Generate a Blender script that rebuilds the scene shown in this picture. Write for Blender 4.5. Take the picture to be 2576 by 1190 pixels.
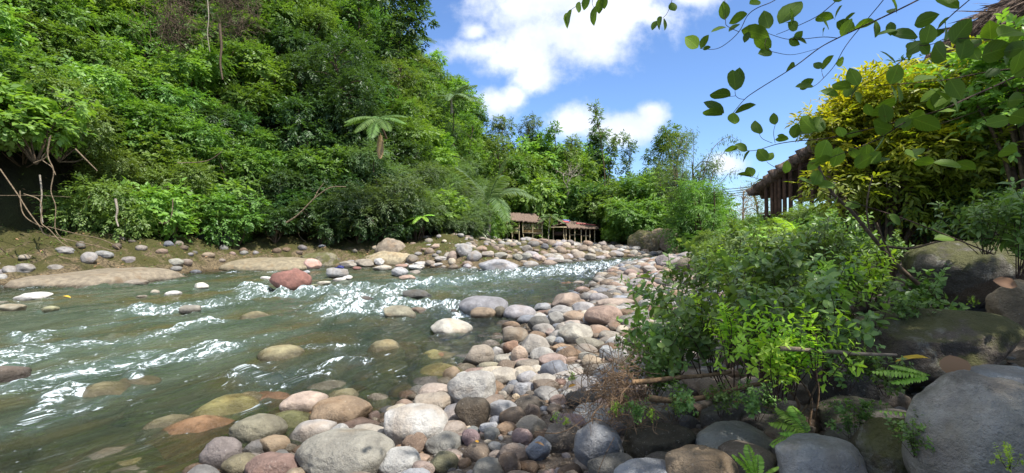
import bpy, math, random
import numpy as np
from mathutils import Vector, Matrix, Euler
random.seed(7); RG = np.random.default_rng(7)
C = bpy.context.scene.collection
R = math.radians
for o in list(bpy.data.objects): bpy.data.objects.remove(o)

# ------------------------------------------------------------------ camera
CAMH = 1.6; F = 1242.8; CX = 1288.0; CY = 595.0      # survey of the photo in a 2576 px wide frame
cam = bpy.data.cameras.new('camera'); cam.sensor_width = 36.0; cam.lens = 36.0*F/2576.0
cam.clip_start = 0.05; cam.clip_end = 4000
camo = bpy.data.objects.new('camera', cam); C.objects.link(camo)
camo.location = (0, 0, CAMH); camo.rotation_euler = (R(90), 0, 0)
bpy.context.scene.camera = camo

# ------------------------------------------------------------------ sun, sky, exposure
SUN = Vector((0.50, -0.42, 0.98)).normalized()
sl = bpy.data.lights.new('sun', 'SUN'); sl.energy = 5.0; sl.angle = R(0.55); sl.color = (1.0, 0.955, 0.88)
so = bpy.data.objects.new('sun', sl); C.objects.link(so)
so.rotation_euler = SUN.to_track_quat('Z', 'Y').to_euler(); so.location = (0, 0, 50)
vs = bpy.context.scene.view_settings
vs.view_transform = 'Standard'; vs.look = 'None'; vs.exposure = 0.68; vs.gamma = 1.0
W = bpy.data.worlds.new('World'); bpy.context.scene.world = W; W.use_nodes = True
nt = W.node_tree; nt.nodes.clear()
def N(t, typ, **kw):
    n = t.nodes.new(typ)
    for k, v in kw.items(): setattr(n, k, v)
    return n
def mth(t, op, a, b=None, c=None, clamp=False):
    n = t.nodes.new('ShaderNodeMath'); n.operation = op; n.use_clamp = clamp
    for i, x in enumerate((a, b, c)):
        if x is None: continue
        if isinstance(x, (int, float)): n.inputs[i].default_value = x
        else: t.links.new(x, n.inputs[i])
    return n.outputs[0]
def mixc(t, fac, a, b, mode='MIX'):
    n = t.nodes.new('ShaderNodeMix'); n.data_type = 'RGBA'; n.blend_type = mode
    for s, x in (('Factor', fac), ('A', a), ('B', b)):
        i = [k for k in n.inputs if k.name == s and (k.type == ('VALUE' if s == 'Factor' else 'RGBA'))][0]
        if isinstance(x, (int, float)): i.default_value = x
        elif isinstance(x, tuple): i.default_value = x if len(x) == 4 else (*x, 1)
        else: t.links.new(x, i)
    return [k for k in n.outputs if k.type == 'RGBA'][0]
def smooth(t, x, lo, hi, a=0.0, b=1.0):
    n = t.nodes.new('ShaderNodeMapRange'); n.interpolation_type = 'SMOOTHSTEP'
    t.links.new(x, n.inputs[0]); n.inputs[1].default_value = lo; n.inputs[2].default_value = hi
    n.inputs[3].default_value = a; n.inputs[4].default_value = b
    return n.outputs[0]
def noise(t, vec, scale, detail=4, rough=.55, dist=0.0):
    n = t.nodes.new('ShaderNodeTexNoise'); n.inputs['Scale'].default_value = scale
    n.inputs['Detail'].default_value = detail; n.inputs['Roughness'].default_value = rough
    n.inputs['Distortion'].default_value = dist
    if vec is not None: t.links.new(vec, n.inputs['Vector'])
    return n
sky = N(nt, 'ShaderNodeTexSky', sky_type='NISHITA'); sky.sun_disc = False
sky.sun_elevation = math.asin(SUN.z); sky.sun_rotation = math.atan2(SUN.x, SUN.y)
sky.altitude = 100; sky.air_density = 1.0; sky.dust_density = 0.5; sky.ozone_density = 2.2
tc = N(nt, 'ShaderNodeTexCoord'); sep = N(nt, 'ShaderNodeSeparateXYZ'); nt.links.new(tc.outputs['Generated'], sep.inputs[0])
yy = mth(nt, 'MAXIMUM', mth(nt, 'ABSOLUTE', sep.outputs[1]), 0.12)  # mirrors the clouds behind the camera, added unseen for whiter fill light
px = mth(nt, 'DIVIDE', sep.outputs[0], yy); pz = mth(nt, 'DIVIDE', sep.outputs[2], yy)
cmb = N(nt, 'ShaderNodeCombineXYZ'); nt.links.new(px, cmb.inputs[0]); nt.links.new(pz, cmb.inputs[1])
n1 = noise(nt, cmb.outputs[0], 8.5, 9, .62); n2 = noise(nt, cmb.outputs[0], 3.1, 3, .5)
clouds = [(1380, -20, 230, 130), (1570, 20, 200, 135), (1345, 115, 115, 100), (1420, 90, 150, 60), (1640, 40, 120, 70),
          (1215, 128, 110, 40), (1190, 80, 40, 32), (1345, 190, 75, 55), (1245, 262, 75, 45), (1290, 245, 40, 38), (1740, -10, 90, 40),
          (1450, 315, 90, 52), (1640, 290, 48, 44), (1580, 318, 95, 42), (1530, 330, 120, 40), (1835, 412, 62, 30), (2090, 300, 40, 40),
          (1500, 60, 220, 100), (1270, 150, 90, 50)]
dens = None
for u, v, a, b in clouds:
    dx = mth(nt, 'DIVIDE', mth(nt, 'SUBTRACT', px, (u-CX)/F), a/F); dz = mth(nt, 'DIVIDE', mth(nt, 'SUBTRACT', pz, (CY-v)/F), b/F)
    d = mth(nt, 'SUBTRACT', 1.0, mth(nt, 'SQRT', mth(nt, 'ADD', mth(nt, 'MULTIPLY', dx, dx), mth(nt, 'MULTIPLY', dz, dz))))
    dens = d if dens is None else mth(nt, 'SMOOTH_MAX', dens, d, 0.25)
dens = mth(nt, 'ADD', dens, mth(nt, 'MULTIPLY', mth(nt, 'SUBTRACT', n1.outputs[0], 0.5), 2.3))
dens = mth(nt, 'MAXIMUM', dens, smooth(nt, pz, .62, 1.1, -1.5, 1.0))      # unseen cloud cover overhead, added to whiten the fill light
dens = mth(nt, 'ADD', dens, mth(nt, 'MULTIPLY', mth(nt, 'SUBTRACT', n2.outputs[0], 0.5), 1.2))
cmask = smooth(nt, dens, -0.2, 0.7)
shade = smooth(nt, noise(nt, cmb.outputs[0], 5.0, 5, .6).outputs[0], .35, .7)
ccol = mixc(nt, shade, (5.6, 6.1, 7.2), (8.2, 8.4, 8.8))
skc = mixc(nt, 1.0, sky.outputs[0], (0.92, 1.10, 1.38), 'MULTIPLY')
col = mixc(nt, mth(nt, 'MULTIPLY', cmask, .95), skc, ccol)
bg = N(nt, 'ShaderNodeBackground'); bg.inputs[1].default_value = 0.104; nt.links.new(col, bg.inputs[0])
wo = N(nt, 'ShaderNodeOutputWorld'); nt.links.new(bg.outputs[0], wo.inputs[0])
bpy.context.scene.cycles.max_bounces = 6; bpy.context.scene.cycles.transparent_max_bounces = 8

# ------------------------------------------------------------------ helpers
def P(u, v, Y): return np.array(((u-CX)/F*Y, Y, CAMH-(v-CY)/F*Y))
def link(o, parent=None):
    C.objects.link(o)
    if parent is not None: o.parent = parent
    return o
def tag(o, label=None, cat=None, group=None, kind=None):
    if label: o['label'] = label
    if cat: o['category'] = cat
    if group: o['group'] = group
    if kind: o['kind'] = kind
    return o
def empty(name, loc, label, cat, group=None, rz=0):
    o = bpy.data.objects.new(name, None); C.objects.link(o); o.location = tuple(loc); o.rotation_euler = (0, 0, rz)
    o.empty_display_size = .2
    return tag(o, label, cat, group)
def mesh_np(name, V, faces_list, attrs=None, smooth_=False):
    """V (n,3); faces_list: list of int arrays (m,k)"""
    me = bpy.data.meshes.new(name)
    V = np.asarray(V, dtype=np.float32)
    loops = []; starts = []; tot = 0
    for Fa in faces_list:
        Fa = np.asarray(Fa, dtype=np.int32)
        if len(Fa) == 0: continue
        k = Fa.shape[1]; loops.append(Fa.ravel()); starts.append(tot+np.arange(len(Fa))*k); tot += Fa.size
    loops = np.concatenate(loops); starts = np.concatenate(starts)
    me.vertices.add(len(V)); me.vertices.foreach_set('co', V.ravel())
    me.loops.add(len(loops)); me.loops.foreach_set('vertex_index', loops.astype(np.int32))
    me.polygons.add(len(starts)); me.polygons.foreach_set('loop_start', starts.astype(np.int32))
    me.update(calc_edges=True)
    if smooth_: me.polygons.foreach_set('use_smooth', np.ones(len(starts), dtype=bool))
    for k, a in (attrs or {}).items():
        a = np.asarray(a, dtype=np.float32)
        if a.ndim == 1:
            at = me.attributes.new(k, 'FLOAT', 'POINT'); at.data.foreach_set('value', a)
        else:
            at = me.attributes.new(k, 'FLOAT_VECTOR', 'POINT'); at.data.foreach_set('vector', a.ravel())
    me.validate(); return me
def obj(name, me, mat, parent=None):
    o = bpy.data.objects.new(name, me)
    if mat and not me.materials: me.materials.append(mat)
    return link(o, parent)
def copy_tree(o, parent=None):
    c = o.copy(); C.objects.link(c); c.parent = parent
    for ch in o.children: copy_tree(ch, c)
    return c
def nrm(a): return a/np.maximum(np.linalg.norm(a, axis=-1, keepdims=True), 1e-9)
_perm = RG.integers(0, 1 << 30, 4096)
def vnoise(x, y, z=0.0, seed=0):
    x = np.asarray(x, float); y = np.asarray(y, float); z = np.asarray(z, float)+np.zeros_like(x)
    xi, yi, zi = np.floor(x).astype(int), np.floor(y).astype(int), np.floor(z).astype(int)
    fx, fy, fz = x-xi, y-yi, z-zi
    fx, fy, fz = (f*f*(3-2*f) for f in (fx, fy, fz))
    def h(a, b, c): return (_perm[(a*131+b*7919+c*1543+seed*977) & 4095] & 65535)/32767.5-1
    r = 0
    for dx in (0, 1):
        for dy in (0, 1):
            for dz in (0, 1):
                r = r+h(xi+dx, yi+dy, zi+dz)*(fx if dx else 1-fx)*(fy if dy else 1-fy)*(fz if dz else 1-fz)
    return r
def fbm(x, y, z=0.0, o=4, seed=0):
    r = 0; a = 1; s = 1
    for i in range(o):
        r = r+a*vnoise(x*s, y*s, np.asarray(z)*s, seed+i); a *= .5; s *= 2.03
    return r
def sdist(x, y, pl):
    """unsigned distance to polyline, nearest arc length and side"""
    best = np.full(x.shape, 1e9); side = np.zeros(x.shape); arc = np.zeros(x.shape); s0 = 0
    for (x0, y0), (x1, y1) in zip(pl[:-1], pl[1:]):
        dx, dy = x1-x0, y1-y0; L = math.hypot(dx, dy)
        t = np.clip(((x-x0)*dx+(y-y0)*dy)/(L*L), 0, 1)
        qx, qy = x-(x0+t*dx), y-(y0+t*dy); d = np.hypot(qx, qy)
        m = d < best; best = np.where(m, d, best); side = np.where(m, np.sign(dx*qy-dy*qx), side); arc = np.where(m, s0+t*L, arc); s0 += L
    return best, side, arc
def dens_pl(pl, n=6):
    pl = np.array(pl, float); out = []
    for i in range(len(pl)-1):
        p0 = pl[max(i-1, 0)]; p1 = pl[i]; p2 = pl[i+1]; p3 = pl[min(i+2, len(pl)-1)]
        for k in range(n):
            t = k/n
            out.append(.5*((2*p1)+(-p0+p2)*t+(2*p0-5*p1+4*p2-p3)*t*t+(-p0+3*p1-3*p2+p3)*t**3))
    out.append(pl[-1]); return np.array(out)
# ------------------------------------------------------------------ terrain
LB = dens_pl([(-60, -8), (-34, 3), (-22, 11), (-16, 15.3), (-14, 21), (-12, 25), (-6.5, 26.5), (-1.5, 24.3), (1.5, 29), (6.5, 37), (12, 42.5), (20, 54), (34, 66), (60, 80)], 3)
RB = dens_pl([(-30, -20), (-12, -6), (-5, 0), (-2.1, 3.2), (-0.75, 5.3), (-.2, 7.2), (0.1, 8.9), (1.7, 12.5), (3.4, 18), (5.5, 25), (8.5, 31), (13, 39), (20, 48), (36, 60), (62, 74)], 3)
FT = dens_pl([(-70, -2), (-40, 7), (-27, 14.5), (-21.5, 19), (-19, 25), (-15.5, 30.5), (-9, 34), (-5, 41), (-3.5, 49), (-1, 58), (5, 62.5), (12, 63), (25, 71), (65, 90)], 3)
def terrain(x, y, detail=True):
    x = np.asarray(x, float); y = np.asarray(y, float)
    dl, sl_, _ = sdist(x, y, LB); dr, sr_, _ = sdist(x, y, RB); df, sf_, _ = sdist(x, y, FT)
    L = sl_*dl      # >0 left of shore line (going away)
    Rr = -sr_*dr    # >0 on the right bank
    river = (L < 0) & (Rr < 0)
    zr = -np.minimum(.16*np.minimum(-L, -Rr)+.03, .55+.25*np.clip(np.minimum(-L, -Rr)-3, 0, 2)/2)
    zright = np.interp(Rr, [0, 1, 2.5, 4, 5.5, 8, 12, 22, 40], [0, .10, .28, .55, .95, 1.6, 2.5, 4.0, 7])
    hillsd = sf_*df
    far = np.clip((y-36)/14, 0, 1)
    zf = 1.9*(1-far)+1.25*far
    t = np.clip(L/(np.maximum(L, 0)+df+1e-6), 0, 1)
    zin = zf*(t**(.8))
    cap = np.interp(x, [-70, -22, -11, -5, 0, 2.5, 5, 8, 30], [60, 40, 25, 11.5, 8.5, 6.0, 4.2, 4.0, 4.0])
    slope = np.interp(x, [-30, -8, 0, 6], [1.35, 1.35, 1.0, .6])
    zh = zf+slope*np.maximum(hillsd, 0)
    zh = np.where(zh > cap, cap+.1*np.minimum(zh-cap, 8), zh); zh = np.maximum(zh, zf)
    zl = np.where(hillsd > 0, zh, zin)
    z = np.where(river, zr, np.where(L >= 0, zl, zright))
    if detail:
        land = np.clip(np.maximum(L, Rr)*1.2+.3, 0.15, 1)
        amp = np.where(L >= 0, np.where(hillsd > 0, .5, .30*(1-far)+.05), .05)
        z = z+land*amp*fbm(x*.45+3, y*.45, 0, 4, 3)+(.02+.085*(L >= 0)*(1-far))*land*fbm(x*2.6, y*2.6, 0, 4, 9)
    return z
def terr1(x, y): return float(terrain(np.array([x]), np.array([y]))[0])
_ys = np.geomspace(1.2, 110, 1500)
def hit(u, v, zmin=0.0):
    xs = (u-CX)/F*_ys; rz = CAMH-(v-CY)/F*_ys
    g = np.maximum(terrain(xs, _ys), zmin)
    k = np.where(rz < g)[0]
    if len(k) == 0: return None
    return float(_ys[k[0]])
ter_rows = np.concatenate([np.linspace(-14, 1, 26)[:-1], np.geomspace(1, 12, 190)[:-1], np.geomspace(12, 75, 260)[:-1], np.linspace(75, 150, 16), [220, 400, 900]])
nc = 420
tt = np.linspace(-1, 1, nc); tt = np.sign(tt)*np.abs(tt)**1.25
X = np.zeros((len(ter_rows), nc)); Y = np.zeros_like(X)
for i, y in enumerate(ter_rows):
    wdt = max(16+1.25*max(y, 0), 16)+abs(min(y, 0)); X[i] = tt*wdt; Y[i] = y
Z = terrain(X, Y)
def grid_faces(n, m):
    a = (np.arange(n-1)[:, None]*m+np.arange(m-1)[None]).ravel()
    return np.stack([a, a+1, a+1+m, a+m], 1)
dl, sl_, _ = sdist(X, Y, LB); dr, sr_, _ = sdist(X, Y, RB); df, sf_, _ = sdist(X, Y, FT)
zone_r = np.clip(.5-sr_*dr*2, 0, 1); zone_h = np.clip(.3+sf_*df*.5, 0, 1)

# ------------------------------------------------------------------ materials
def mat(name):
    m = bpy.data.materials.new(name); m.use_nodes = True; t = m.node_tree; t.nodes.clear()
    o = t.nodes.new('ShaderNodeOutputMaterial'); return m, t, o
def pbsdf(t, o, col=None, rough=.7, spec=.4):
    b = t.nodes.new('ShaderNodeBsdfPrincipled'); b.inputs['Roughness'].default_value = rough
    b.inputs['Specular IOR Level'].default_value = spec
    if col is not None:
        if isinstance(col, tuple): b.inputs['Base Color'].default_value = (*col, 1)
        else: t.links.new(col, b.inputs['Base Color'])
    if o: t.links.new(b.outputs[0], o.inputs[0])
    return b
def bump(t, b, h, dist, strength=1.0):
    n = t.nodes.new('ShaderNodeBump'); n.inputs['Distance'].default_value = dist; n.inputs['Strength'].default_value = strength
    t.links.new(h, n.inputs['Height']); t.links.new(n.outputs[0], b.inputs['Normal']); return n
def attr(t, name):
    n = t.nodes.new('ShaderNodeAttribute'); n.attribute_name = name; return n
def wetfac(t, hi=.125):
    g = t.nodes.new('ShaderNodeNewGeometry'); s = t.nodes.new('ShaderNodeSeparateXYZ'); t.links.new(g.outputs['Position'], s.inputs[0])
    nz = noise(t, g.outputs['Position'], 9, 3)
    z = mth(t, 'ADD', s.outputs[2], mth(t, 'MULTIPLY', mth(t, 'SUBTRACT', nz.outputs[0], .5), -.09))
    return smooth(t, z, .02, hi, 1, 0)
def rock_mat(name, moss=0.0, var=1.0, useattr=False, bd=.05):
    m, t, o = mat(name)
    tcn = t.nodes.new('ShaderNodeTexCoord'); gi = t.nodes.new('ShaderNodeNewGeometry'); pos = gi.outputs['Position']
    if useattr: base = attr(t, 'tint3').outputs['Vector']
    else:
        oi = t.nodes.new('ShaderNodeObjectInfo'); base = oi.outputs['Color']
    a = noise(t, pos, 5.0, 6, .65); b_ = noise(t, pos, 55, 4, .7); c_ = noise(t, pos, 1.7, 3, .6, .6)
    v = t.nodes.new('ShaderNodeTexVoronoi'); v.inputs['Scale'].default_value = 38; t.links.new(pos, v.inputs['Vector'])
    col = mixc(t, smooth(t, a.outputs[0], .3, .72), mixc(t, 1.0, base, (.66, .64, .62), 'MULTIPLY'), mixc(t, 1.0, base, (1.22, 1.2, 1.15), 'MULTIPLY'))
    col = mixc(t, smooth(t, b_.outputs[0], .58, .72, 0, .55), col, mixc(t, 1.0, base, (.35, .34, .34), 'MULTIPLY'))
    col = mixc(t, smooth(t, b_.outputs[0], .30, .40, .35, 0), col, (.62, .59, .53))
    col = mixc(t, smooth(t, c_.outputs[0], .54, .66, 0, .45), col, mixc(t, 1.0, base, (.80, .62, .44), 'MULTIPLY'))
    col = mixc(t, smooth(t, noise(t, pos, 11, 7, .75, .5).outputs[0], .55, .63, 0, .4), col, mixc(t, 1.0, base, (.55, .52, .48), 'MULTIPLY'))
    if moss > 0:
        sn = t.nodes.new('ShaderNodeSeparateXYZ'); t.links.new(gi.outputs['Normal'], sn.inputs[0])
        col = mixc(t, smooth(t, noise(t, pos, 4.5, 7, .72, .8).outputs[0], .54, .60, 0, .55), col, (.30, .29, .25))
        col = mixc(t, smooth(t, noise(t, pos, 2.6, 6, .7).outputs[0], .35, .5, .6, 0), col, (.05, .042, .03))
        mf = mth(t, 'MULTIPLY', smooth(t, mth(t, 'ADD', noise(t, pos, 2.2, 5, .65).outputs[0], mth(t, 'MULTIPLY', sn.outputs[2], .12)), .5, .62), moss)
        col = mixc(t, mf, col, mixc(t, a.outputs[0], (.05, .055, .015), (.13, .13, .03)))
    w = wetfac(t)
    dry = col; col = mixc(t, w, dry, mixc(t, 1.0, dry, (.30, .29, .27), 'MULTIPLY'))
    b = pbsdf(t, o, col, .75, .35)
    t.links.new(smooth(t, w, 0, 1, .78, .22), b.inputs['Roughness'])
    hs = mth(t, 'ADD', mth(t, 'MULTIPLY', a.outputs[0], 1.0), mth(t, 'MULTIPLY', b_.outputs[0], .22))
    hs = mth(t, 'ADD', hs, mth(t, 'MULTIPLY', noise(t, pos, 17, 6, .75).outputs[0], .6))
    hs = mth(t, 'ADD', hs, mth(t, 'MULTIPLY', smooth(t, v.outputs['Distance'], 0, .25), .05))
    bump(t, b, hs, bd, .9)
    return m
M_ROCK = rock_mat('river_stone_surface'); M_MOSSROCK = rock_mat('mossy_stone_surface', .8, bd=.10); M_LICH = rock_mat('lichened_boulder_surface', .15, bd=.12); M_PEB = rock_mat('pebble_surface', 0, 1, True)
# ground
m, t, o = mat('ground_soil'); gi = t.nodes.new('ShaderNodeNewGeometry'); pos = gi.outputs['Position']
a = noise(t, pos, 1.1, 7, .68); b_ = noise(t, pos, 13, 6, .7); c_ = noise(t, pos, 45, 4, .7)
gravel = mixc(t, smooth(t, b_.outputs[0], .35, .65), (.10, .078, .058), (.26, .21, .165)); gravel = mixc(t, smooth(t, c_.outputs[0], .55, .7, 0, .6), gravel, (.38, .34, .30))
tan = mixc(t, smooth(t, b_.outputs[0], .35, .65), (.05, .038, .024), (.235, .18, .105))
moss = mixc(t, smooth(t, c_.outputs[0], .3, .7), (.022, .027, .009), (.105, .10, .026))
sp = t.nodes.new('ShaderNodeSeparateXYZ'); t.links.new(pos, sp.inputs[0])
mossf = mth(t, 'MULTIPLY', smooth(t, mth(t, 'ADD', a.outputs[0], mth(t, 'MULTIPLY', sp.outputs[2], .14)), .50, .66), smooth(t, sp.outputs[2], .15, .5, 0, .92))
left = mixc(t, mossf, tan, moss)
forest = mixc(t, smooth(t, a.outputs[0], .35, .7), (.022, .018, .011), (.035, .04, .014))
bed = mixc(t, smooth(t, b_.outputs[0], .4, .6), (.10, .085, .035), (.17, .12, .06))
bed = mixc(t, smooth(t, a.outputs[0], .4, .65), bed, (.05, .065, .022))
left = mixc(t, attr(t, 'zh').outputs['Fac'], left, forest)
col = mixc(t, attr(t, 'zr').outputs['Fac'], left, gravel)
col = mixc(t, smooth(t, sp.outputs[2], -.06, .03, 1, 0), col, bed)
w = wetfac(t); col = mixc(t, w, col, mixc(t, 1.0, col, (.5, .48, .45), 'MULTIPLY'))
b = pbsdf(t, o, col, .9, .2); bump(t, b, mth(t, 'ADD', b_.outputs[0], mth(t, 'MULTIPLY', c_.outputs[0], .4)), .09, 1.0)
M_GROUND = m
def leaf_mat(name, c1, c2, trans=.38, rough=.42, objvar=.35, veins=False, back=1.5, c3=None, spec=.35):
    m, t, o = mat(name)
    ti = attr(t, 'tint'); oi = t.nodes.new('ShaderNodeObjectInfo')
    col = mixc(t, ti.outputs['Fac'], c1, c2)
    if c3: col = mixc(t, smooth(t, attr(t, 'tip').outputs['Fac'], 0, 1), col, c3)
    if veins:
        mi = attr(t, 'mid').outputs['Fac']; la = attr(t, 'la').outputs['Fac']
        side = smooth(t, mth(t, 'SINE', mth(t, 'SUBTRACT', mth(t, 'MULTIPLY', la, 48.0), mth(t, 'MULTIPLY', mi, 42.0))), .80, .98, 0, .35)
        vn = mth(t, 'MAXIMUM', smooth(t, mi, .008, .035, .8, 0), side)
        col = mixc(t, vn, col, mixc(t, 1.0, col, (1.7, 1.55, 1.6), 'MULTIPLY'))
        geo = t.nodes.new('ShaderNodeNewGeometry'); sp_ = noise(t, geo.outputs['Position'], 60, 3, .6)
        col = mixc(t, smooth(t, sp_.outputs[0], .66, .72, 0, .7), col, (.12, .09, .03))
    hv = t.nodes.new('ShaderNodeHueSaturation'); t.links.new(col, hv.inputs['Color'])
    t.links.new(mth(t, 'ADD', mth(t, 'MULTIPLY', mth(t, 'SUBTRACT', oi.outputs['Random'], .5), .03), .49), hv.inputs['Hue'])
    t.links.new(mth(t, 'ADD', mth(t, 'MULTIPLY', mth(t, 'SUBTRACT', oi.outputs['Random'], .5), objvar), 1.0), hv.inputs['Value'])
    col = hv.outputs[0]
    b = pbsdf(t, None, col, rough, spec)
    tr = t.nodes.new('ShaderNodeBsdfTranslucent'); tcol = mixc(t, 1.0, col, (back*1.05, back*1.1, back*.35), 'MULTIPLY'); t.links.new(tcol, tr.inputs[0])
    mx = t.nodes.new('ShaderNodeMixShader'); mx.inputs[0].default_value = trans
    t.links.new(b.outputs[0], mx.inputs[1]); t.links.new(tr.outputs[0], mx.inputs[2]); t.links.new(mx.outputs[0], o.inputs[0])
    return m
ML = [leaf_mat('leaf_mid_green', (.055, .13, .03), (.15, .27, .055)),
      leaf_mat('leaf_bright_green', (.085, .18, .035), (.22, .37, .075)),
      leaf_mat('leaf_dark_green', (.028, .07, .024), (.07, .145, .045)),
      leaf_mat('leaf_grey_green', (.06, .11, .045), (.14, .22, .09)),
      leaf_mat('leaf_olive_green', (.07, .125, .032), (.165, .25, .06))]
M_GOLD = leaf_mat('leaf_golden_green', (.07, .13, .015), (.22, .28, .025), .4, .45, .1, c3=(.42, .42, .03))
M_NEAR = leaf_mat('leaf_shrub_green', (.06, .125, .04), (.19, .31, .085), .35, .4, .35)
M_NEARB = leaf_mat('leaf_new_growth', (.22, .40, .04), (.38, .60, .08), .42, .4, .2)
M_BRANCHL = leaf_mat('leaf_overhanging', (.045, .10, .025), (.13, .27, .03), .42, .5, .1, back=1.5, spec=.15, veins=True)
M_FERN = leaf_mat('fern_green', (.16, .34, .04), (.32, .56, .10), .4, .45, .2)
M_TFERN = leaf_mat('tree_fern_green', (.065, .14, .03), (.14, .25, .06), .35)
M_PALM = leaf_mat('palm_green', (.07, .13, .045), (.15, .23, .09), .3, .35, .2)
M_DRY = leaf_mat('dry_leaf', (.25, .16, .08), (.42, .28, .14), .25, .7, .2, back=1.0)
M_YLEAF = leaf_mat('yellow_fallen_leaf', (.5, .3, .03), (.62, .42, .05), .25, .6, .2, back=1.0)
def bark(name, c1, c2, sc=20):
    m, t, o = mat(name); gi = t.nodes.new('ShaderNodeTexCoord'); n = noise(t, gi.outputs['Object'], sc, 5, .65)
    b = pbsdf(t, o, mixc(t, smooth(t, n.outputs[0], .3, .7), c1, c2), .85, .25); bump(t, b, n.outputs[0], .02, .8); return m
M_BARK = bark('bark_brown', (.05, .035, .022), (.14, .10, .065)); M_PALE = bark('bark_pale', (.20, .17, .13), (.38, .33, .26))
M_TWIG = bark('twig_dark', (.035, .022, .018), (.09, .055, .04), 60); M_DRIFT = bark('driftwood', (.13, .08, .045), (.30, .19, .10), 30)
M_STICK = bark('stick', (.16, .12, .085), (.32, .25, .18), 30)
M_VINE = bark('liana_bark', (.09, .065, .04), (.24, .18, .115), 14)
M_BAMB = bark('bamboo_cane', (.32, .26, .15), (.5, .42, .27), 12); M_ROOT = bark('debris_root', (.12, .075, .045), (.30, .20, .12), 40)
m, t, o = mat('thatch'); gi = t.nodes.new('ShaderNodeTexCoord'); mp = t.nodes.new('ShaderNodeMapping'); mp.inputs['Scale'].default_value = (6, 6, 1.2)
t.links.new(gi.outputs['Object'], mp.inputs[0]); n = noise(t, mp.outputs[0], 3, 6, .7)
b = pbsdf(t, o, mixc(t, smooth(t, n.outputs[0], .3, .7), (.10, .07, .055), (.30, .22, .17)), .95, .1); bump(t, b, n.outputs[0], .12, 1); M_THATCH = m
M_PLANK = bark('dark_plank', (.03, .02, .015), (.08, .055, .04), 8); M_POST = bark('orange_post', (.05, .027, .016), (.12, .065, .04), 6)
def plain(name, col, rough=.7):
    m, t, o = mat(name); n = noise(t, t.nodes.new('ShaderNodeTexCoord').outputs['Object'], 14, 4)
    pbsdf(t, o, mixc(t, n.outputs[0], tuple(c*.75 for c in col), tuple(min(c*1.2, 1) for c in col)), rough); return m
M_WIRE = plain('wire_rubber', (.03, .03, .03)); M_BLUE = plain('blue_cloth', (.02, .025, .12)); M_PINKT = plain('faded_red_sheet', (.40, .10, .10)); M_BLUET = plain('faded_blue_sheet', (.12, .15, .35)); M_WHITE = plain('white_plastic', (.7, .7, .68)); M_PURP = plain('purple_cap', (.35, .2, .6), .3)

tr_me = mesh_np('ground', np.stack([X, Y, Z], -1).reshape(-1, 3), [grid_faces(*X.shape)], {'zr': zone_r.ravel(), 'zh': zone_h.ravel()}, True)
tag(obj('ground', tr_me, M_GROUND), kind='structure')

# ------------------------------------------------------------------ rocks
from mathutils import noise as mnoise
def ico(sub):
    import bmesh
    bm = bmesh.new(); bmesh.ops.create_icosphere(bm, subdivisions=sub, radius=1)
    V = np.array([v.co[:] for v in bm.verts]); Fc = np.array([[v.index for v in f.verts] for f in bm.faces]); bm.free(); return V, Fc
ICO = {k: ico(k) for k in (1, 2, 3, 4, 5)}
def rock_verts(sub, seed, rough=.16, box=.0, cuts=3, pits=.012):
    V, Fc = ICO[sub]; r = np.random.default_rng(seed); V = V.copy()
    if box: V = V/np.maximum((np.abs(V)**(2+box)).sum(1)**(1/(2+box)), 1e-6)[:, None]
    o = r.uniform(-50, 50, 3)
    d = rough*fbm(V[:, 0]*1.1+o[0], V[:, 1]*1.1+o[1], V[:, 2]*1.1+o[2], 2, seed)
    V = V*(1+d)[:, None]
    for k in range(cuts):
        n = nrm(r.normal(size=3)*np.array([1, 1, .7])); h = r.uniform(.62, .9); q = V@n-h; q = np.where(q > 0, q, 0)
        V = V-(q*(.80 if k % 2 else .94))[:, None]*n
    V = V+nrm(V)*(pits*fbm(V[:, 0]*6+o[0], V[:, 1]*6+o[1], V[:, 2]*6, 3, seed+5))[:, None]
    lo, hi = V.min(0), V.max(0); V = (V-(lo+hi)/2)/((hi-lo)/2)
    return V, Fc
ROCKS = []
for i in range(22):
    V, Fc = rock_verts(4, 100+i, RG.uniform(.10, .24), RG.uniform(0, .5), int(RG.integers(1, 9)), RG.uniform(.008, .022))
    me = mesh_np('stone', V, [Fc], None, True); me.materials.append(M_ROCK); ROCKS.append(me)
BIG = []
for i in range(7):
    V, Fc = rock_verts(5, 300+i, RG.uniform(.14, .22), RG.uniform(0, .5), int(RG.integers(2, 5)), .022)
    me = mesh_np('boulder', V, [Fc], None, True); BIG.append(me)
placed = []     # x, y, r
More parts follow.
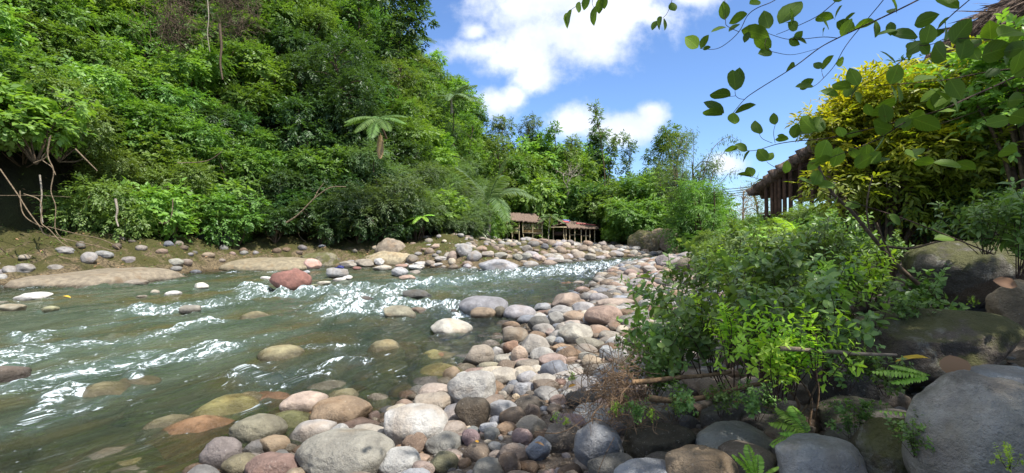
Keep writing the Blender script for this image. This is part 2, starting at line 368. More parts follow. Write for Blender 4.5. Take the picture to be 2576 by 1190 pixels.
def rock(u, vb, w, h, colr, label, k=1.12, name=None, cat='stone', roll=0.0, mesh=None, m=None, group=None, Y=None, depth=.85, waterline=False, rz=None):
    zmin = 0.0 if waterline else -9
    Y0 = Y or hit(u, vb, 0.0)
    if Y0 is None: Y0 = 60
    b = depth*.5*w*Y0/F; Yc = Y0+b*.75
    a = .5*w*Yc/F; Hs = .5*h*k*Yc/F
    th = math.atan2(CAMH-.1, Yc); c2 = (Hs**2-(b*math.sin(th))**2)/math.cos(th)**2; c = math.sqrt(max(c2, (.45*Hs)**2))
    vc = vb-h+h*k/2
    p = P(u, vc, Yc)
    o = bpy.data.objects.new(name or ('boulder' if w*Yc/F > .6 else 'river_stone'), mesh or random.choice(ROCKS))
    C.objects.link(o); o.location = p; o.scale = (a*1.02, b, c)
    o.rotation_euler = (random.uniform(-.08, .08), roll, (random.uniform(-.25, .25)+random.choice((0, math.pi))) if rz is None else rz)
    j = RG.uniform(.93, 1.07)*(.80 if max(colr) > .3 else .95); g_ = sum(colr)/3; o.color = tuple((c_*.68+g_*.32)*j for c_ in colr)+(1,)
    if m: 
        if not o.data.materials: o.data.materials.append(m)
        o.material_slots[0].link = 'OBJECT'; o.material_slots[0].material = m
    tag(o, label, 'boulder' if w*Yc/F > .6 else cat, group); placed.append((p[0], p[1], max(a, b))); return o
for me in BIG: me.materials.append(M_ROCK)
GREY = (.34, .33, .32); LG = (.5, .49, .47); BG = (.30, .32, .37); TAN = (.42, .34, .25); BRN = (.27, .19, .13); DK = (.14, .12, .10); PNK = (.42, .31, .27); WH = (.66, .64, .6); OLV = (.22, .20, .12); RED = (.34, .14, .09); LAV = (.33, .30, .33); CRM = (.52, .46, .37); MAR = (.21, .14, .14); ORG = (.42, .26, .13)
T = [
 # --- in the water, left and middle
 (731, 732, 106, 54, (.36, .13, .09), 'large smooth red boulder standing in the white rapids', 1.2, 0),
 (744, 700, 34, 26, (.40, .17, .12), 'small reddish stone touching the back of the large red boulder', 1.2, 0),
 (783, 680, 48, 30, (.62, .36, .30), 'pale pink boulder at the far edge of the shallow water', 1.1, 0),
 (670, 705, 34, 10, WH, 'flat white stone just left of the large red boulder', 1.2, 0),
 (850, 701, 54, 28, (.36, .36, .36), 'grey boulder in the shallows with dark blue cloth on top', 1.2, 0),
 (770, 690, 20, 10, (.4, .42, .45), 'small blue grey stone between the pink and red boulders', 1.2, 0),
 (853, 709, 32, 10, WH, 'flat white stone in front of the cloth topped grey boulder', 1.2, 0),
 (873, 706, 25, 14, WH, 'round white stone at the right foot of the cloth topped grey boulder', 1.2, 0),
 (811, 717, 38, 10, (.6, .56, .44), 'flat cream stone right of the large red boulder', 1.2, 0),
 (788, 723, 26, 9, (.35, .38, .2), 'greenish flat stone against the tip of the large red boulder', 1.2, 0),
 (877, 673, 42, 17, (.34, .30, .24), 'grey brown stone at the edge of the sandstone ledge', 1.1, 0),
 (916, 671, 50, 20, (.33, .28, .21), 'wide brown stone below the sandstone ledge', 1.1, 0),
 (954, 668, 26, 19, (.58, .56, .54), 'pale grey round stone beside the sandstone ledge', 1.1, 0),
 (962, 680, 46, 14, CRM, 'flat beige stone in the calm far shallows', 1.2, 0),
 (1037, 664, 32, 24, (.2, .17, .13), 'dark brown round stone at the end of the sandstone ledge', 1.1, 0),
 (1060, 671, 36, 14, (.52, .5, .48), 'long pale stone behind a flat white one in the far shallows', 1.1, 0),
 (1047, 679, 40, 14, WH, 'flat bright white stone in the far shallows', 1.1, 0),
 (1042, 692, 28, 13, (.28, .24, .2), 'brown grey stone in front of the flat bright white stone', 1.2, 0),
 (1006, 696, 42, 25, (.46, .47, .5), 'pale bluish boulder at the edge of the far rapids', 1.2, 0),
 (1026, 705, 42, 14, (.46, .3, .22), 'low pinkish brown stone in front of the pale bluish boulder', 1.2, 0),
 (1011, 674, 30, 10, (.42, .24, .17), 'low reddish stone in the far shallows', 1.2, 0),
 (899, 679, 22, 8, (.3, .12, .09), 'small dark red stone in the far shallows', 1.2, 0),
 (1102, 671, 26, 10, LG, 'flat pale grey stone alone in the calm pool', 1.2, 0),
 (1109, 658, 32, 14, (.42, .41, .4), 'grey stone left of the round brown one on the far shore', 1.1, 0),
 (1137, 656, 27, 26, (.38, .28, .22), 'upright round brown boulder on the far shore', 1.1, 0),
 (1168, 646, 40, 34, (.42, .41, .40), 'tall peaked grey boulder on the far shore', 1.1, 0),
 (1193, 660, 40, 28, (.36, .35, .35), 'blocky grey boulder right of the tall peaked one', 1.1, 0),
 (1009, 803, 84, 35, (.27, .25, .16), 'olive grey boulder breaking the water in midstream', 1.3, 0),
 (1053, 787, 44, 14, BRN, 'low wet brown stone behind the olive grey midstream boulder', 1.4, 0),
 (1136, 846, 106, 43, (.56, .53, .45), 'pale domed boulder with a dark wet waterline in midstream', 1.25, 0),
 (921, 757, 60, 12, DK, 'wet dark rock barely showing in the rapids', 1.6, 0),
 (1052, 748, 74, 20, (.12, .12, .11), 'dark wet rock washed over by the rapids', 1.5, 0),
 (1254, 684, 96, 34, (.42, .42, .46), 'largest smooth lavender grey boulder beside the far rapids', 1.2, 0),
 (1484, 654, 30, 17, (.40, .35, .27), 'round tan stone at the edge of the far bar', 1.2, 0),
 (1402, 661, 34, 9, DK, 'flat dark stone in the water off the far bar', 1.3, 0),
 (87, 757, 68, 22, WH, 'broad white stone in the shallows at the far left', 1.3, 0),
 (7, 765, 20, 8, (.4, .36, .26), 'small brown stone at the left edge of the shallows', 1.3, 0),
 (26, 783, 62, 19, (.42, .38, .25), 'flat beige stone in the water at the left edge', 1.3, 0),
 (127, 785, 42, 16, (.3, .3, .14), 'olive stone just showing near the left edge', 1.4, 0),
 (339, 717, 60, 14, (.3, .25, .19), 'flat grey brown stone below the tan bank slab', 1.3, 0),
 (507, 729, 34, 19, (.66, .63, .52), 'round white stone alone in the left shallows', 1.2, 0),
 (436, 747, 42, 16, WH, 'white stone beside the ripples in the left shallows', 1.3, 0),
 (391, 741, 22, 12, (.6, .57, .45), 'small cream stone left of a white one in the shallows', 1.3, 0),
 (356, 750, 26, 8, (.6, .57, .48), 'small flat pale stone furthest left of a row of three', 1.3, 0),
 (480, 787, 48, 20, (.27, .25, .2), 'grey stone half under the ripples left of midstream', 1.5, 0),
 (15, 958, 100, 40, (.16, .12, .09), 'dark wet rock in the foam at the left edge', 1.3, 0),
 # --- right shore, middle distance
 (1215, 789, 126, 45, (.22, .22, .25), 'long smooth slate grey boulder with a wet dark left end', 1.25, 0),
 (1250, 762, 36, 12, BRN, 'brown stone behind the long slate grey boulder', 1.2, 0),
 (1215, 802, 64, 30, (.28, .20, .12), 'rough brown boulder in front of the long slate grey one', 1.2, 0),
 (1258, 798, 27, 28, (.18, .16, .11), 'dark round stone between brown and lavender boulders', 1.2, 0),
 (1143, 789, 22, 12, DK, 'small dark stone at the left end of the long slate grey boulder', 1.3, 0),
 (1308, 804, 82, 36, (.36, .34, .37), 'smooth lavender dome shaped boulder at the waterline', 1.3, 0),
 (1365, 786, 46, 25, (.34, .36, .40), 'bluish grey stone behind the lavender dome', 1.1, 0),
 (1427, 776, 76, 41, (.40, .29, .22), 'big brown boulder crowning the row at the waterline', 1.15, 0),
 (1366, 794, 32, 14, (.3, .16, .11), 'small red brown stone under the bluish grey stone', 1.2, 0),
 (1409, 799, 60, 31, (.36, .35, .35), 'grey sloping stone in front of the big brown boulder', 1.1, 0),
 (1440, 791, 19, 13, LG, 'small whitish stone leaning on a grey one', 1.1, 0),
 (1468, 791, 54, 33, (.40, .38, .39), 'lavender grey stone right of the big brown boulder', 1.1, 0),
 (1459, 786, 15, 12, DK, 'small dark pebble in front of a lavender grey stone', 1.1, 0),
 (1401, 818, 48, 35, (.34, .33, .31), 'rounded grey stone on top of a dark one', 1.1, 0),
 (1355, 841, 58, 49, (.17, .165, .15), 'dark wet rounded boulder at the water edge', 1.1, 0),
 (1351, 798, 28, 14, CRM, 'beige stone behind the dark wet rounded boulder', 1.1, 0),
 (1445, 813, 60, 32, (.44, .34, .25), 'tan stone left of the big pink boulder', 1.1, 0),
 (1477, 814, 22, 21, LG, 'small upright pale stone against the big pink boulder', 1.1, 0),
 (1518, 822, 96, 54, (.42, .27, .20), 'big pinkish brown boulder above the twigs', 1.1, 0),
 (1545, 776, 92, 28, (.44, .33, .26), 'broad pinkish tan boulder near the bend in the bank', 1.1, 0),
 (1369, 846, 60, 33, (.36, .33, .30), 'mottled grey stone beside a small pink one', 1.1, 0),
 (1380, 846, 26, 20, PNK, 'small pink stone beside mottled grey', 1.1, 0),
 (1411, 846, 34, 33, (.40, .36, .31), 'narrow upright grey stone left of the pale angular boulder', 1.1, 0),
 (1452, 864, 94, 51, (.44, .41, .34), 'pale angular boulder with a dark notch', 1.1, 0),
 (1484, 880, 72, 32, (.22, .20, .15), 'low olive brown boulder under the pale angular one', 1.1, 0),
 (1534, 858, 54, 27, (.3, .26, .21), 'brown grey stone right of the pale angular boulder', 1.1, 0),
 (1297, 866, 64, 43, (.25, .20, .14), 'rough brown boulder at the water edge', 1.15, 0),
 (1343, 894, 80, 54, (.42, .38, .33), 'big rounded grey boulder with small pits', 1.1, 0),
 (1386, 871, 36, 27, (.38, .37, .34), 'grey stone right of the big pitted boulder', 1.1, 0),
 (1407, 870, 25, 23, (.27, .31, .38), 'small blue stone beside the big pitted boulder', 1.1, 0),
 (1285, 891, 40, 34, (.30, .16, .09), 'red brown stone left of the big pitted boulder', 1.1, 0),
 (1416, 886, 60, 22, ORG, 'long orange brown stone among grey ones', 1.1, 0),
 (1417, 892, 38, 20, (.32, .34, .38), 'blue grey stone over the long orange brown one', 1.1, 0),
 (1204, 920, 80, 54, (.40, .33, .25), 'large tan round boulder standing at the water edge', 1.15, 0),
 (1249, 898, 36, 26, (.44, .42, .42), 'pale stone behind the large tan round boulder', 1.1, 0),
 (1307, 917, 42, 47, (.56, .40, .28), 'white and orange cone shaped stone', 1.1, 0),
 (1269, 919, 52, 28, (.36, .33, .27), 'speckled grey stone left of the cone shaped stone', 1.1, 0),
 (1391, 926, 74, 38, (.46, .32, .27), 'large pink oval stone on the gravel', 1.1, 0),
 (1479, 906, 52, 20, (.25, .25, .22), 'flat green grey stone sunk in the gravel', 1.1, 0),
 (1524, 901, 32, 32, (.30, .32, .35), 'round blue grey stone at the twig ends', 1.1, 0),
 (1232, 933, 56, 24, (.27, .24, .15), 'olive stone below the large tan round boulder', 1.1, 0),
 # --- near right shore
 (1192, 1024, 128, 92, (.46, .44, .41), 'large speckled pale grey boulder leaning to the right', 1.1, 1),
 (1266, 967, 74, 42, (.54, .48, .39), 'pale beige rounded stone behind the speckled boulder', 1.1, 0),
 (1166, 963, 40, 29, LG, 'white stone with dark specks at the water edge', 1.15, 0),
 (1213, 1016, 80, 46, (.30, .16, .08), 'rusty brown oval stone resting on the speckled boulder', 1.1, 0),
 (1188, 1074, 90, 74, (.10, .08, .055), 'dark brown almost round boulder', 1.08, 1),
 (1266, 1054, 74, 46, (.33, .33, .35), 'smooth grey stone right of the dark round boulder', 1.1, 0),
 (1048, 1122, 158, 104, (.60, .59, .57), 'large white boulder with small dark pits', 1.05, 1),
 (1040, 1152, 64, 62, (.22, .14, .09), 'brown pointed stone in front of the large white boulder', 1.1, 0),
 (1081, 1107, 40, 35, (.30, .17, .12), 'small red stone right of the large white boulder', 1.1, 0),
 (1138, 1102, 74, 44, (.36, .29, .24), 'brown stone with white blotches', 1.1, 0),
 (1117, 1138, 92, 48, (.22, .215, .19), 'dark grey green stone in the lower middle', 1.1, 0),
 (1006, 1204, 108, 78, (.54, .54, .52), 'light grey boulder on the bottom edge with a pale stripe', 1.05, 1),
 (870, 1210, 244, 130, (.26, .245, .20), 'largest flat topped grey boulder on the bottom edge', 1.05, 1),
 (1066, 1203, 58, 44, (.32, .23, .19), 'pinkish grey round stone on the bottom edge', 1.1, 0),
 (1115, 1188, 78, 50, (.14, .135, .065), 'dark olive oval stone near the bottom edge', 1.1, 0),
 (1185, 1124, 48, 44, (.24, .15, .16), 'maroon angular stone among gravel', 1.1, 0),
 (1238, 1107, 42, 31, (.2, .2, .18), 'dark grey stone right of the maroon one', 1.1, 0),
 (1229, 1092, 46, 30, (.42, .44, .48), 'pale blue stone behind a dark grey one', 1.1, 0),
 (1191, 1092, 32, 21, (.2, .22, .22), 'small slate stone under the dark round boulder', 1.1, 0),
 (1314, 1117, 54, 38, (.30, .19, .17), 'dull pink stone in the gravel', 1.1, 0),
 (1339, 1057, 46, 40, (.17, .12, .09), 'dark brown stone standing in pale gravel', 1.1, 0),
 (1355, 1163, 52, 62, (.22, .25, .30), 'slate blue wedge pointing up from the gravel', 1.05, 0),
 (1291, 1168, 74, 52, (.20, .15, .12), 'brown stone behind another near the bottom edge', 1.1, 0),
 (1280, 1206, 64, 68, (.17, .125, .095), 'dark brown rounded stone on the bottom edge', 1.1, 0),
 (1235, 1212, 92, 60, (.26, .25, .21), 'grey mottled stone on the bottom edge', 1.1, 0),
 (1437, 1098, 90, 54, (.19, .12, .12), 'wide maroon boulder under the creeping twig', 1.1, 0),
 (1244, 1135, 36, 23, LG, 'pale flat stone on the dark gravel', 1.1, 0),
 (1280, 992, 40, 24, (.2, .2, .21), 'dark grey oval stone beside the blue white one', 1.1, 0),
 (1312, 999, 44, 38, (.48, .50, .56), 'blue white stone in the pebbles', 1.1, 0),
 (1264, 1008, 25, 25, (.48, .42, .34), 'small beige stone right of the rusty brown one', 1.1, 0),
 (1298, 1010, 20, 20, (.56, .42, .25), 'small yellow stone under the blue white one', 1.1, 0),
 (1376, 987, 68, 33, (.24, .18, .13), 'brown oblong stone lying on cream ones', 1.1, 0),
 (1310, 962, 36, 31, CRM, 'cream stone left of the lavender oblong one', 1.1, 0),
 (1329, 968, 58, 35, (.40, .39, .42), 'lavender grey oblong stone', 1.1, 0),
 (1364, 977, 68, 36, (.50, .45, .38), 'cream stone behind the brown oblong one', 1.1, 0),
 (1424, 962, 70, 30, (.52, .47, .42), 'broad cream stone sunk in sandy ground', 1.1, 0),
 (1348, 943, 46, 25, CRM, 'grey beige stone in front of the pink oval', 1.1, 0),
 (1327, 934, 58, 31, (.32, .27, .21), 'rough brown stone left of the pink oval', 1.1, 0),
 (1430, 1008, 42, 29, (.34, .34, .33), 'striped grey stone at the foot of the twigs', 1.1, 0),
 (1410, 973, 30, 20, (.2, .11, .08), 'small dark red stone right of the brown oblong', 1.1, 0),
 # --- near left cluster
 (766, 1041, 108, 54, (.52, .38, .29), 'peach coloured oval boulder with dark wet base', 1.2, 0),
 (858, 1074, 148, 74, (.38, .25, .13), 'angular golden brown boulder half in the water', 1.1, 1),
 (909, 1090, 112, 36, (.32, .20, .15), 'long red brown stone in front of the golden boulder', 1.1, 0),
 (786, 1112, 112, 54, (.60, .56, .53), 'pinkish white stone with a black wet lower half', 1.2, 0),
 (842, 1128, 90, 50, (.54, .54, .52), 'white stone wedged behind the largest flat topped boulder', 1.1, 0),
 (650, 1112, 132, 70, (.23, .21, .13), 'olive boulder mostly under clear water', 1.15, 1),
 (690, 1142, 78, 45, (.44, .31, .17), 'yellow brown oval stone in the near cluster', 1.1, 0),
 (645, 1148, 66, 42, (.26, .25, .25), 'grey stone left of the yellow brown oval', 1.1, 0),
 (557, 1184, 94, 82, (.22, .18, .17), 'dark purplish boulder leftmost of the near cluster', 1.1, 1),
 (610, 1200, 94, 58, (.20, .17, .085), 'dark olive boulder on the bottom edge', 1.1, 0),
 (606, 1152, 54, 24, (.38, .30, .2), 'low tan stone behind the dark olive boulder', 1.1, 0),
 (690, 1222, 140, 82, (.27, .155, .12), 'red brown boulder on the bottom edge', 1.05, 1),
 (500, 1200, 72, 34, (.36, .22, .13), 'orange brown stone at the bottom edge', 1.1, 0),
 (425, 1228, 200, 46, (.42, .42, .42), 'flat pale grey slab cut by the bottom edge', 1.1, 1),
 (706, 1154, 56, 24, (.3, .33, .36), 'blue grey stone behind the red brown boulder', 1.1, 0),
 (728, 1138, 32, 22, (.33, .28, .2), 'small brown stone right of the yellow brown oval', 1.1, 0),
 # --- right bank far
 (1677, 676, 54, 36, (.30, .25, .25), 'dark lavender boulder at the far right shore', 1.1, 0),
 (1709, 669, 44, 24, (.36, .34, .37), 'smooth grey boulder behind the dark lavender one', 1.1, 0),
 (1633, 688, 38, 21, (.42, .38, .36), 'pale boulder with a dark wet edge at the far right shore', 1.15, 0),
 (1728, 692, 60, 44, (.19, .15, .10), 'dark mossy boulder under the far bushes', 1.1, 0),
 (1727, 655, 44, 22, (.36, .34, .36), 'grey boulder highest of the far right group', 1.1, 0),
 (1602, 727, 48, 28, (.34, .31, .32), 'grey boulder beside flat stones at the river bend', 1.1, 0),
 (1542, 713, 40, 17, (.42, .41, .42), 'pale grey stone reaching into the river bend', 1.2, 0),
 (1550, 725, 42, 19, (.36, .35, .33), 'grey flat stone at the river bend', 1.1, 0),
 (1563, 733, 36, 14, (.45, .46, .48), 'light blue flat stone at the river bend', 1.1, 0),
 (1456, 716, 28, 10, (.4, .33, .26), 'tan stone alone in the water off the bend', 1.2, 0),
 (1565, 698, 30, 8, (.32, .28, .24), 'low brown stone further up the river bend', 1.2, 0),
 (1637, 757, 70, 36, (.42, .40, .37), 'big light grey boulder amid the right hand cobbles', 1.1, 0),
 (1611, 754, 46, 31, (.22, .2, .22), 'dark split stone left of the big light grey one', 1.1, 0),
 (1662, 738, 42, 18, OLV, 'olive flat stone behind the big light grey boulder', 1.1, 0),
 (1640, 793, 44, 26, (.30, .15, .11), 'red brown boulder near the shrub edge', 1.1, 0),
 # --- far bar
 (1302, 656, 26, 18, (.33, .32, .25), 'olive grey angular stone on the far bar', 1.1, 0),
 (1325, 658, 29, 23, (.34, .33, .28), 'larger olive grey stone on the far bar edge', 1.1, 0),
 (1260, 651, 33, 17, (.38, .36, .3), 'khaki boulder behind the largest lavender grey boulder', 1.1, 0),
 (1227, 646, 33, 14, (.36, .31, .26), 'brown boulder left of the khaki one on the far bar', 1.1, 0),
 (1365, 613, 26, 13, (.35, .23, .17), 'brown boulder near the palm between the huts', 1.1, 0),
 (1435, 618, 19, 15, (.25, .21, .2), 'dark upright boulder below the red roofed hut', 1.1, 0),
 (1370, 627, 22, 15, (.14, .14, .16), 'blackish grey boulder on the crest of the far bar', 1.1, 0),
 (1326, 635, 27, 19, (.33, .29, .25), 'tilted brown grey boulder on the far bar crest', 1.1, 0),
 (1516, 623, 23, 17, (.33, .27, .25), 'round boulder at the right end of the far bar crest', 1.1, 0),
 (1550, 646, 38, 16, (.37, .34, .34), 'wide grey boulder at the tail of the far bar', 1.1, 0),
 (1351, 656, 26, 17, (.56, .44, .42), 'pinkish white stone on the far bar edge', 1.1, 0),
 # --- left bank
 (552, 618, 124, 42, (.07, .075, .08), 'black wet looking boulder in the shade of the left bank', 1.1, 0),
 (163, 640, 42, 20, (.27, .26, .26), 'grey angular stone high on the mossy bank', 1.1, 0),
 (225, 665, 38, 32, (.30, .28, .27), 'upright grey stone on the mossy bank', 1.1, 0),
 (264, 650, 40, 20, (.27, .28, .28), 'flat blue grey stone beside the upright one', 1.1, 0),
 (64, 688, 50, 26, (.34, .32, .29), 'pale broken stone low on the mossy bank', 1.1, 0),
 (24, 689, 30, 21, (.32, .3, .28), 'rounded grey stone low at the left edge', 1.1, 0),
 (323, 667, 36, 22, (.24, .21, .2), 'brown grey stone above the tan slab', 1.1, 0),
 (439, 671, 42, 21, (.38, .37, .3), 'pale green stone on the bank right of the tan slab', 1.1, 0),
 (140, 683, 34, 18, (.32, .29, .25), 'tan stone in the lower mossy bank', 1.1, 0),
]
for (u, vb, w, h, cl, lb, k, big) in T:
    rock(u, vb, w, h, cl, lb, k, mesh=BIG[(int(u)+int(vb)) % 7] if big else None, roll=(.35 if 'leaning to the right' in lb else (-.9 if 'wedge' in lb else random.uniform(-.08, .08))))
# ledges and cliffs
for (u, vb, w, h, cl, lb, dp, mm) in [
    (275, 720, 350, 50, (.27, .215, .135), 'smooth tan rock slab sloping into the water on the left bank', 1.3, M_ROCK),
    (680, 682, 230, 36, (.36, .29, .16), 'low sandstone ledge behind the red boulder', .9, M_ROCK),
    (800, 668, 110, 34, (.32, .28, .15), 'mossy sandstone ledge behind the pink boulder', .5, M_MOSSROCK),
    (985, 663, 150, 32, (.46, .37, .20), 'long pale sandstone ledge at the far shallows', .4, M_ROCK),
    (985, 632, 80, 34, (.36, .28, .19), 'rounded sandstone block in the bank above the long ledge', .6, M_ROCK),
    (1622, 640, 88, 62, (.28, .21, .09), 'yellow mossy cliff boulder beyond the far bar', .8, M_MOSSROCK),
    (1674, 640, 92, 68, (.38, .26, .15), 'tan layered cliff boulder leaning over the far water', .8, M_ROCK),
    (1714, 634, 34, 30, (.07, .065, .05), 'dark cliff boulder right of the tan layered one', .8, M_ROCK)]:
    rock(u, vb, w, h, cl, lb, 2.1 if ('ledge' in lb or 'slab' in lb) else 1.2, 'rock_ledge' if 'ledge' in lb or 'slab' in lb else 'boulder', 'rock', mesh=BIG[int(u) % 7], m=mm, depth=dp, Y=(45.5 if vb in (640, 634) else None), rz=0)
# right foreground boulders (closer to the camera, on the rising bank)
for (u, vb, w, h, cl, lb, Yd, mm) in [
    (1506, 1178, 126, 114, (.20, .215, .245), 'slate grey boulder with a dark vein under the debris', 2.75, M_ROCK),
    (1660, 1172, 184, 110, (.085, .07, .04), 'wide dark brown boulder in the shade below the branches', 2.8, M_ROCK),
    (1850, 1182, 208, 120, (.25, .26, .235), 'grey green boulder behind the climbing fern', 2.7, M_ROCK),
    (1765, 1262, 180, 132, (.24, .17, .095), 'brown boulder on the bottom edge right of the slate slab', 2.25, M_ROCK),
    (1625, 1240, 160, 86, (.28, .31, .36), 'flat slate blue slab on the bottom edge', 2.3, M_ROCK),
    (1545, 1222, 130, 80, (.10, .095, .085), 'dark low boulder left of the slate blue slab', 2.5, M_ROCK),
    (2062, 1262, 224, 160, (.33, .345, .36), 'smooth bluish grey boulder on the bottom edge', 2.1, M_ROCK),
    (2250, 1282, 200, 215, (.15, .13, .08), 'dark olive boulder between two grey boulders', 2.1, M_MOSSROCK),
    (2490, 1290, 375, 335, (.50, .47, .42), 'largest rough grey boulder in the bottom right corner', 1.75, M_LICH),
    (2345, 958, 370, 190, (.15, .115, .085), 'broad brown boulder below the bare stick', 3.1, M_MOSSROCK),
    (2530, 985, 150, 70, (.28, .31, .35), 'blue grey boulder behind the largest rough grey one', 2.6, M_ROCK),
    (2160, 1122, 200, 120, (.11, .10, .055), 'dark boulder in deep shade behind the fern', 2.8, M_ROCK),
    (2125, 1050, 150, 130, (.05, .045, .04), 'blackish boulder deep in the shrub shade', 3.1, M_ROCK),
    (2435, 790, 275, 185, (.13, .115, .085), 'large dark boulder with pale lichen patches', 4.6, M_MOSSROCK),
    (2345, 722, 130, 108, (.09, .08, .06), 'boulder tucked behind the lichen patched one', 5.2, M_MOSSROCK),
    (2570, 825, 140, 120, (.30, .21, .11), 'ochre boulder cut by the right edge', 3.4, M_ROCK),
    (2234, 752, 110, 36, (.25, .26, .24), 'low grey stone left of the lichen patched boulder', 4.7, M_ROCK),
    (2190, 800, 110, 62, (.14, .10, .08), 'brown boulder behind the shrub left of the lichen patched one', 4.2, M_ROCK),
    (1930, 1120, 130, 80, (.12, .10, .08), 'dark brown boulder under the fan shaped fern', 3.1, M_ROCK)]:
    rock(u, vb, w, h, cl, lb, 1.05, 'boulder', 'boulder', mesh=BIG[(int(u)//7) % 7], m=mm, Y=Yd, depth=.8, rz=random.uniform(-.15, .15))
# retaining wall stones below the house
wl = empty('dry_stone_wall', P(2290, 640, 8.2), 'rough dry stone retaining wall between the house and the dark boulders', 'wall')
for i in range(46):
    u = random.uniform(2100, 2470); v = random.uniform(470, 650); Yd = 8.6-(v-470)/180*1.0
    p = P(u, v, Yd); o = bpy.data.objects.new('wall_stone', random.choice(ROCKS)); C.objects.link(o); o.parent = wl
    s = random.uniform(.13, .26); o.location = Vector(p)-wl.location; o.scale = (s*1.3, s, s*.75); o.rotation_euler = (0, random.uniform(-.2, .2), random.uniform(0, 6)); g = random.uniform(.22, .4); o.color = (g, g*.96, g*.9, 1)
# random cobbles
PAL = [GREY, LG, (.38, .34, .3), TAN, BRN, BRN, DK, PNK, CRM, (.24, .23, .21), (.28, .22, .17), (.36, .34, .35), (.38, .28, .22), (.45, .4, .36), BG, (.40, .34, .30)]
PA = np.array(placed)
def free(x, y, r, lst, k=.75):
    A = np.array(lst); return not np.any(np.hypot(A[:, 0]-x, A[:, 1]-y) < k*(A[:, 2]+r))
cand = []
rr = random.Random(5)
for i in range(14000):
    z = rr.random()
    if z < .45:      # right shore
        y = 2.2*math.exp(rr.random()*2.95); s = rr.uniform(-.35, 5.0); side = 'r'
        k = np.argmin(np.abs(RB[:, 1]-y)); x = np.interp(y, RB[:, 1], RB[:, 0])+s*1.05
        shade_ = s > 1.0+.35*min(y, 9)
        if shade_ and y > 6.5: continue
        if shade_: side = 's'
        r = min(.035+.12*rr.random()**2.0+(.07 if y > 9 else 0)*rr.random()+.006*y, .38)
    elif z < .85:    # far bar
        y = rr.uniform(23, 54); x = rr.uniform(-7, 20); side = 'b'
        r = (.14+.40*rr.random()**2.4)*(1 if x > 1 else .62)
    else:            # left bank
        y = rr.uniform(12, 30); x = rr.uniform(-24, -5); side = 'l'; r = .04+.26*rr.random()**3
    cand.append((x, y, r, side))
xs = np.array([c[0] for c in cand]); ys = np.array([c[1] for c in cand])
dl, sL, _ = sdist(xs, ys, LB); dr, sR, _ = sdist(xs, ys, RB); dfo, sF, _ = sdist(xs, ys, FT); zs = terrain(xs, ys)
allr = list(placed); keep = []
cand2 = sorted(range(len(cand)), key=lambda i: -cand[i][2]/max(cand[i][1], 1))
for i in cand2:
    x, y, r, side = cand[i]
    if abs(x/max(y, .1)) > 1.12 or len(keep) > 1500: continue
    if side == 'b' and (sF[i] > 0 or not (sL[i]*dl[i] > -.9)): continue
    if side == 'b' and x < -6+.0*y: continue
    if side == 'l' and (sF[i]*dfo[i] > -.3 or sL[i]*dl[i] < -.5 or sL[i]*dl[i] > 3.2): continue
    if side in 'rs' and -sR[i]*dr[i] < -.5: continue
    if not free(x, y, r, allr, .72 if side != 'l' else .85): continue
    allr.append((x, y, r)); keep.append((x, y, r, zs[i], side))
nind = 300-len(placed)-20
scr = sorted(keep, key=lambda q: -q[2]/q[1])
LABS = {'r': ('rounded cobble among many on the right shore', 'cobbles on the right shore'),
        'b': ('rounded boulder among many on the far bar', 'boulders on the far bar'),
        's': ('dull brown stone among many in the shade under the right bank shrubs', 'stones in the shade under the shrubs'),
        'l': ('broken stone among many set in the left bank', 'stones in the left bank')}
CN = [('grey', GREY), ('pale grey', LG), ('tan', TAN), ('brown', BRN), ('pink', PNK), ('cream', CRM), ('blue grey', BG), ('dusky pink', (.36, .28, .25)), ('lavender grey', (.36, .34, .36))]
BARC = [GREY, LG, (.42, .36, .30), (.36, .29, .23), (.42, .32, .26), CRM, (.36, .34, .36), (.34, .27, .22), (.40, .37, .32), (.30, .25, .20), (.27, .26, .25), (.33, .32, .31)]
pebV = []; pebF = []; pebC = []; off = 0
def addpeb(x, y, z, r, c, sub=2):
    global off
    V, Fc = rock_cache[sub][rr.randrange(8)]
    a = rr.uniform(0, 6.28); s = np.array([1, rr.uniform(.65, .9), rr.uniform(.45, .75)])*r; V = V*s
    V = V@np.array([[math.cos(a), math.sin(a), 0], [-math.sin(a), math.cos(a), 0], [0, 0, 1]])+np.array([x, y, z+r*.12])
    pebV.append(V); pebF.append(Fc+off); pebC.append(np.tile(c, (len(V), 1))); off += len(V)
rock_cache = {s: [rock_verts(s, 700+i, .2, .2, 2, .0) for i in range(8)] for s in (1, 2, 3)}
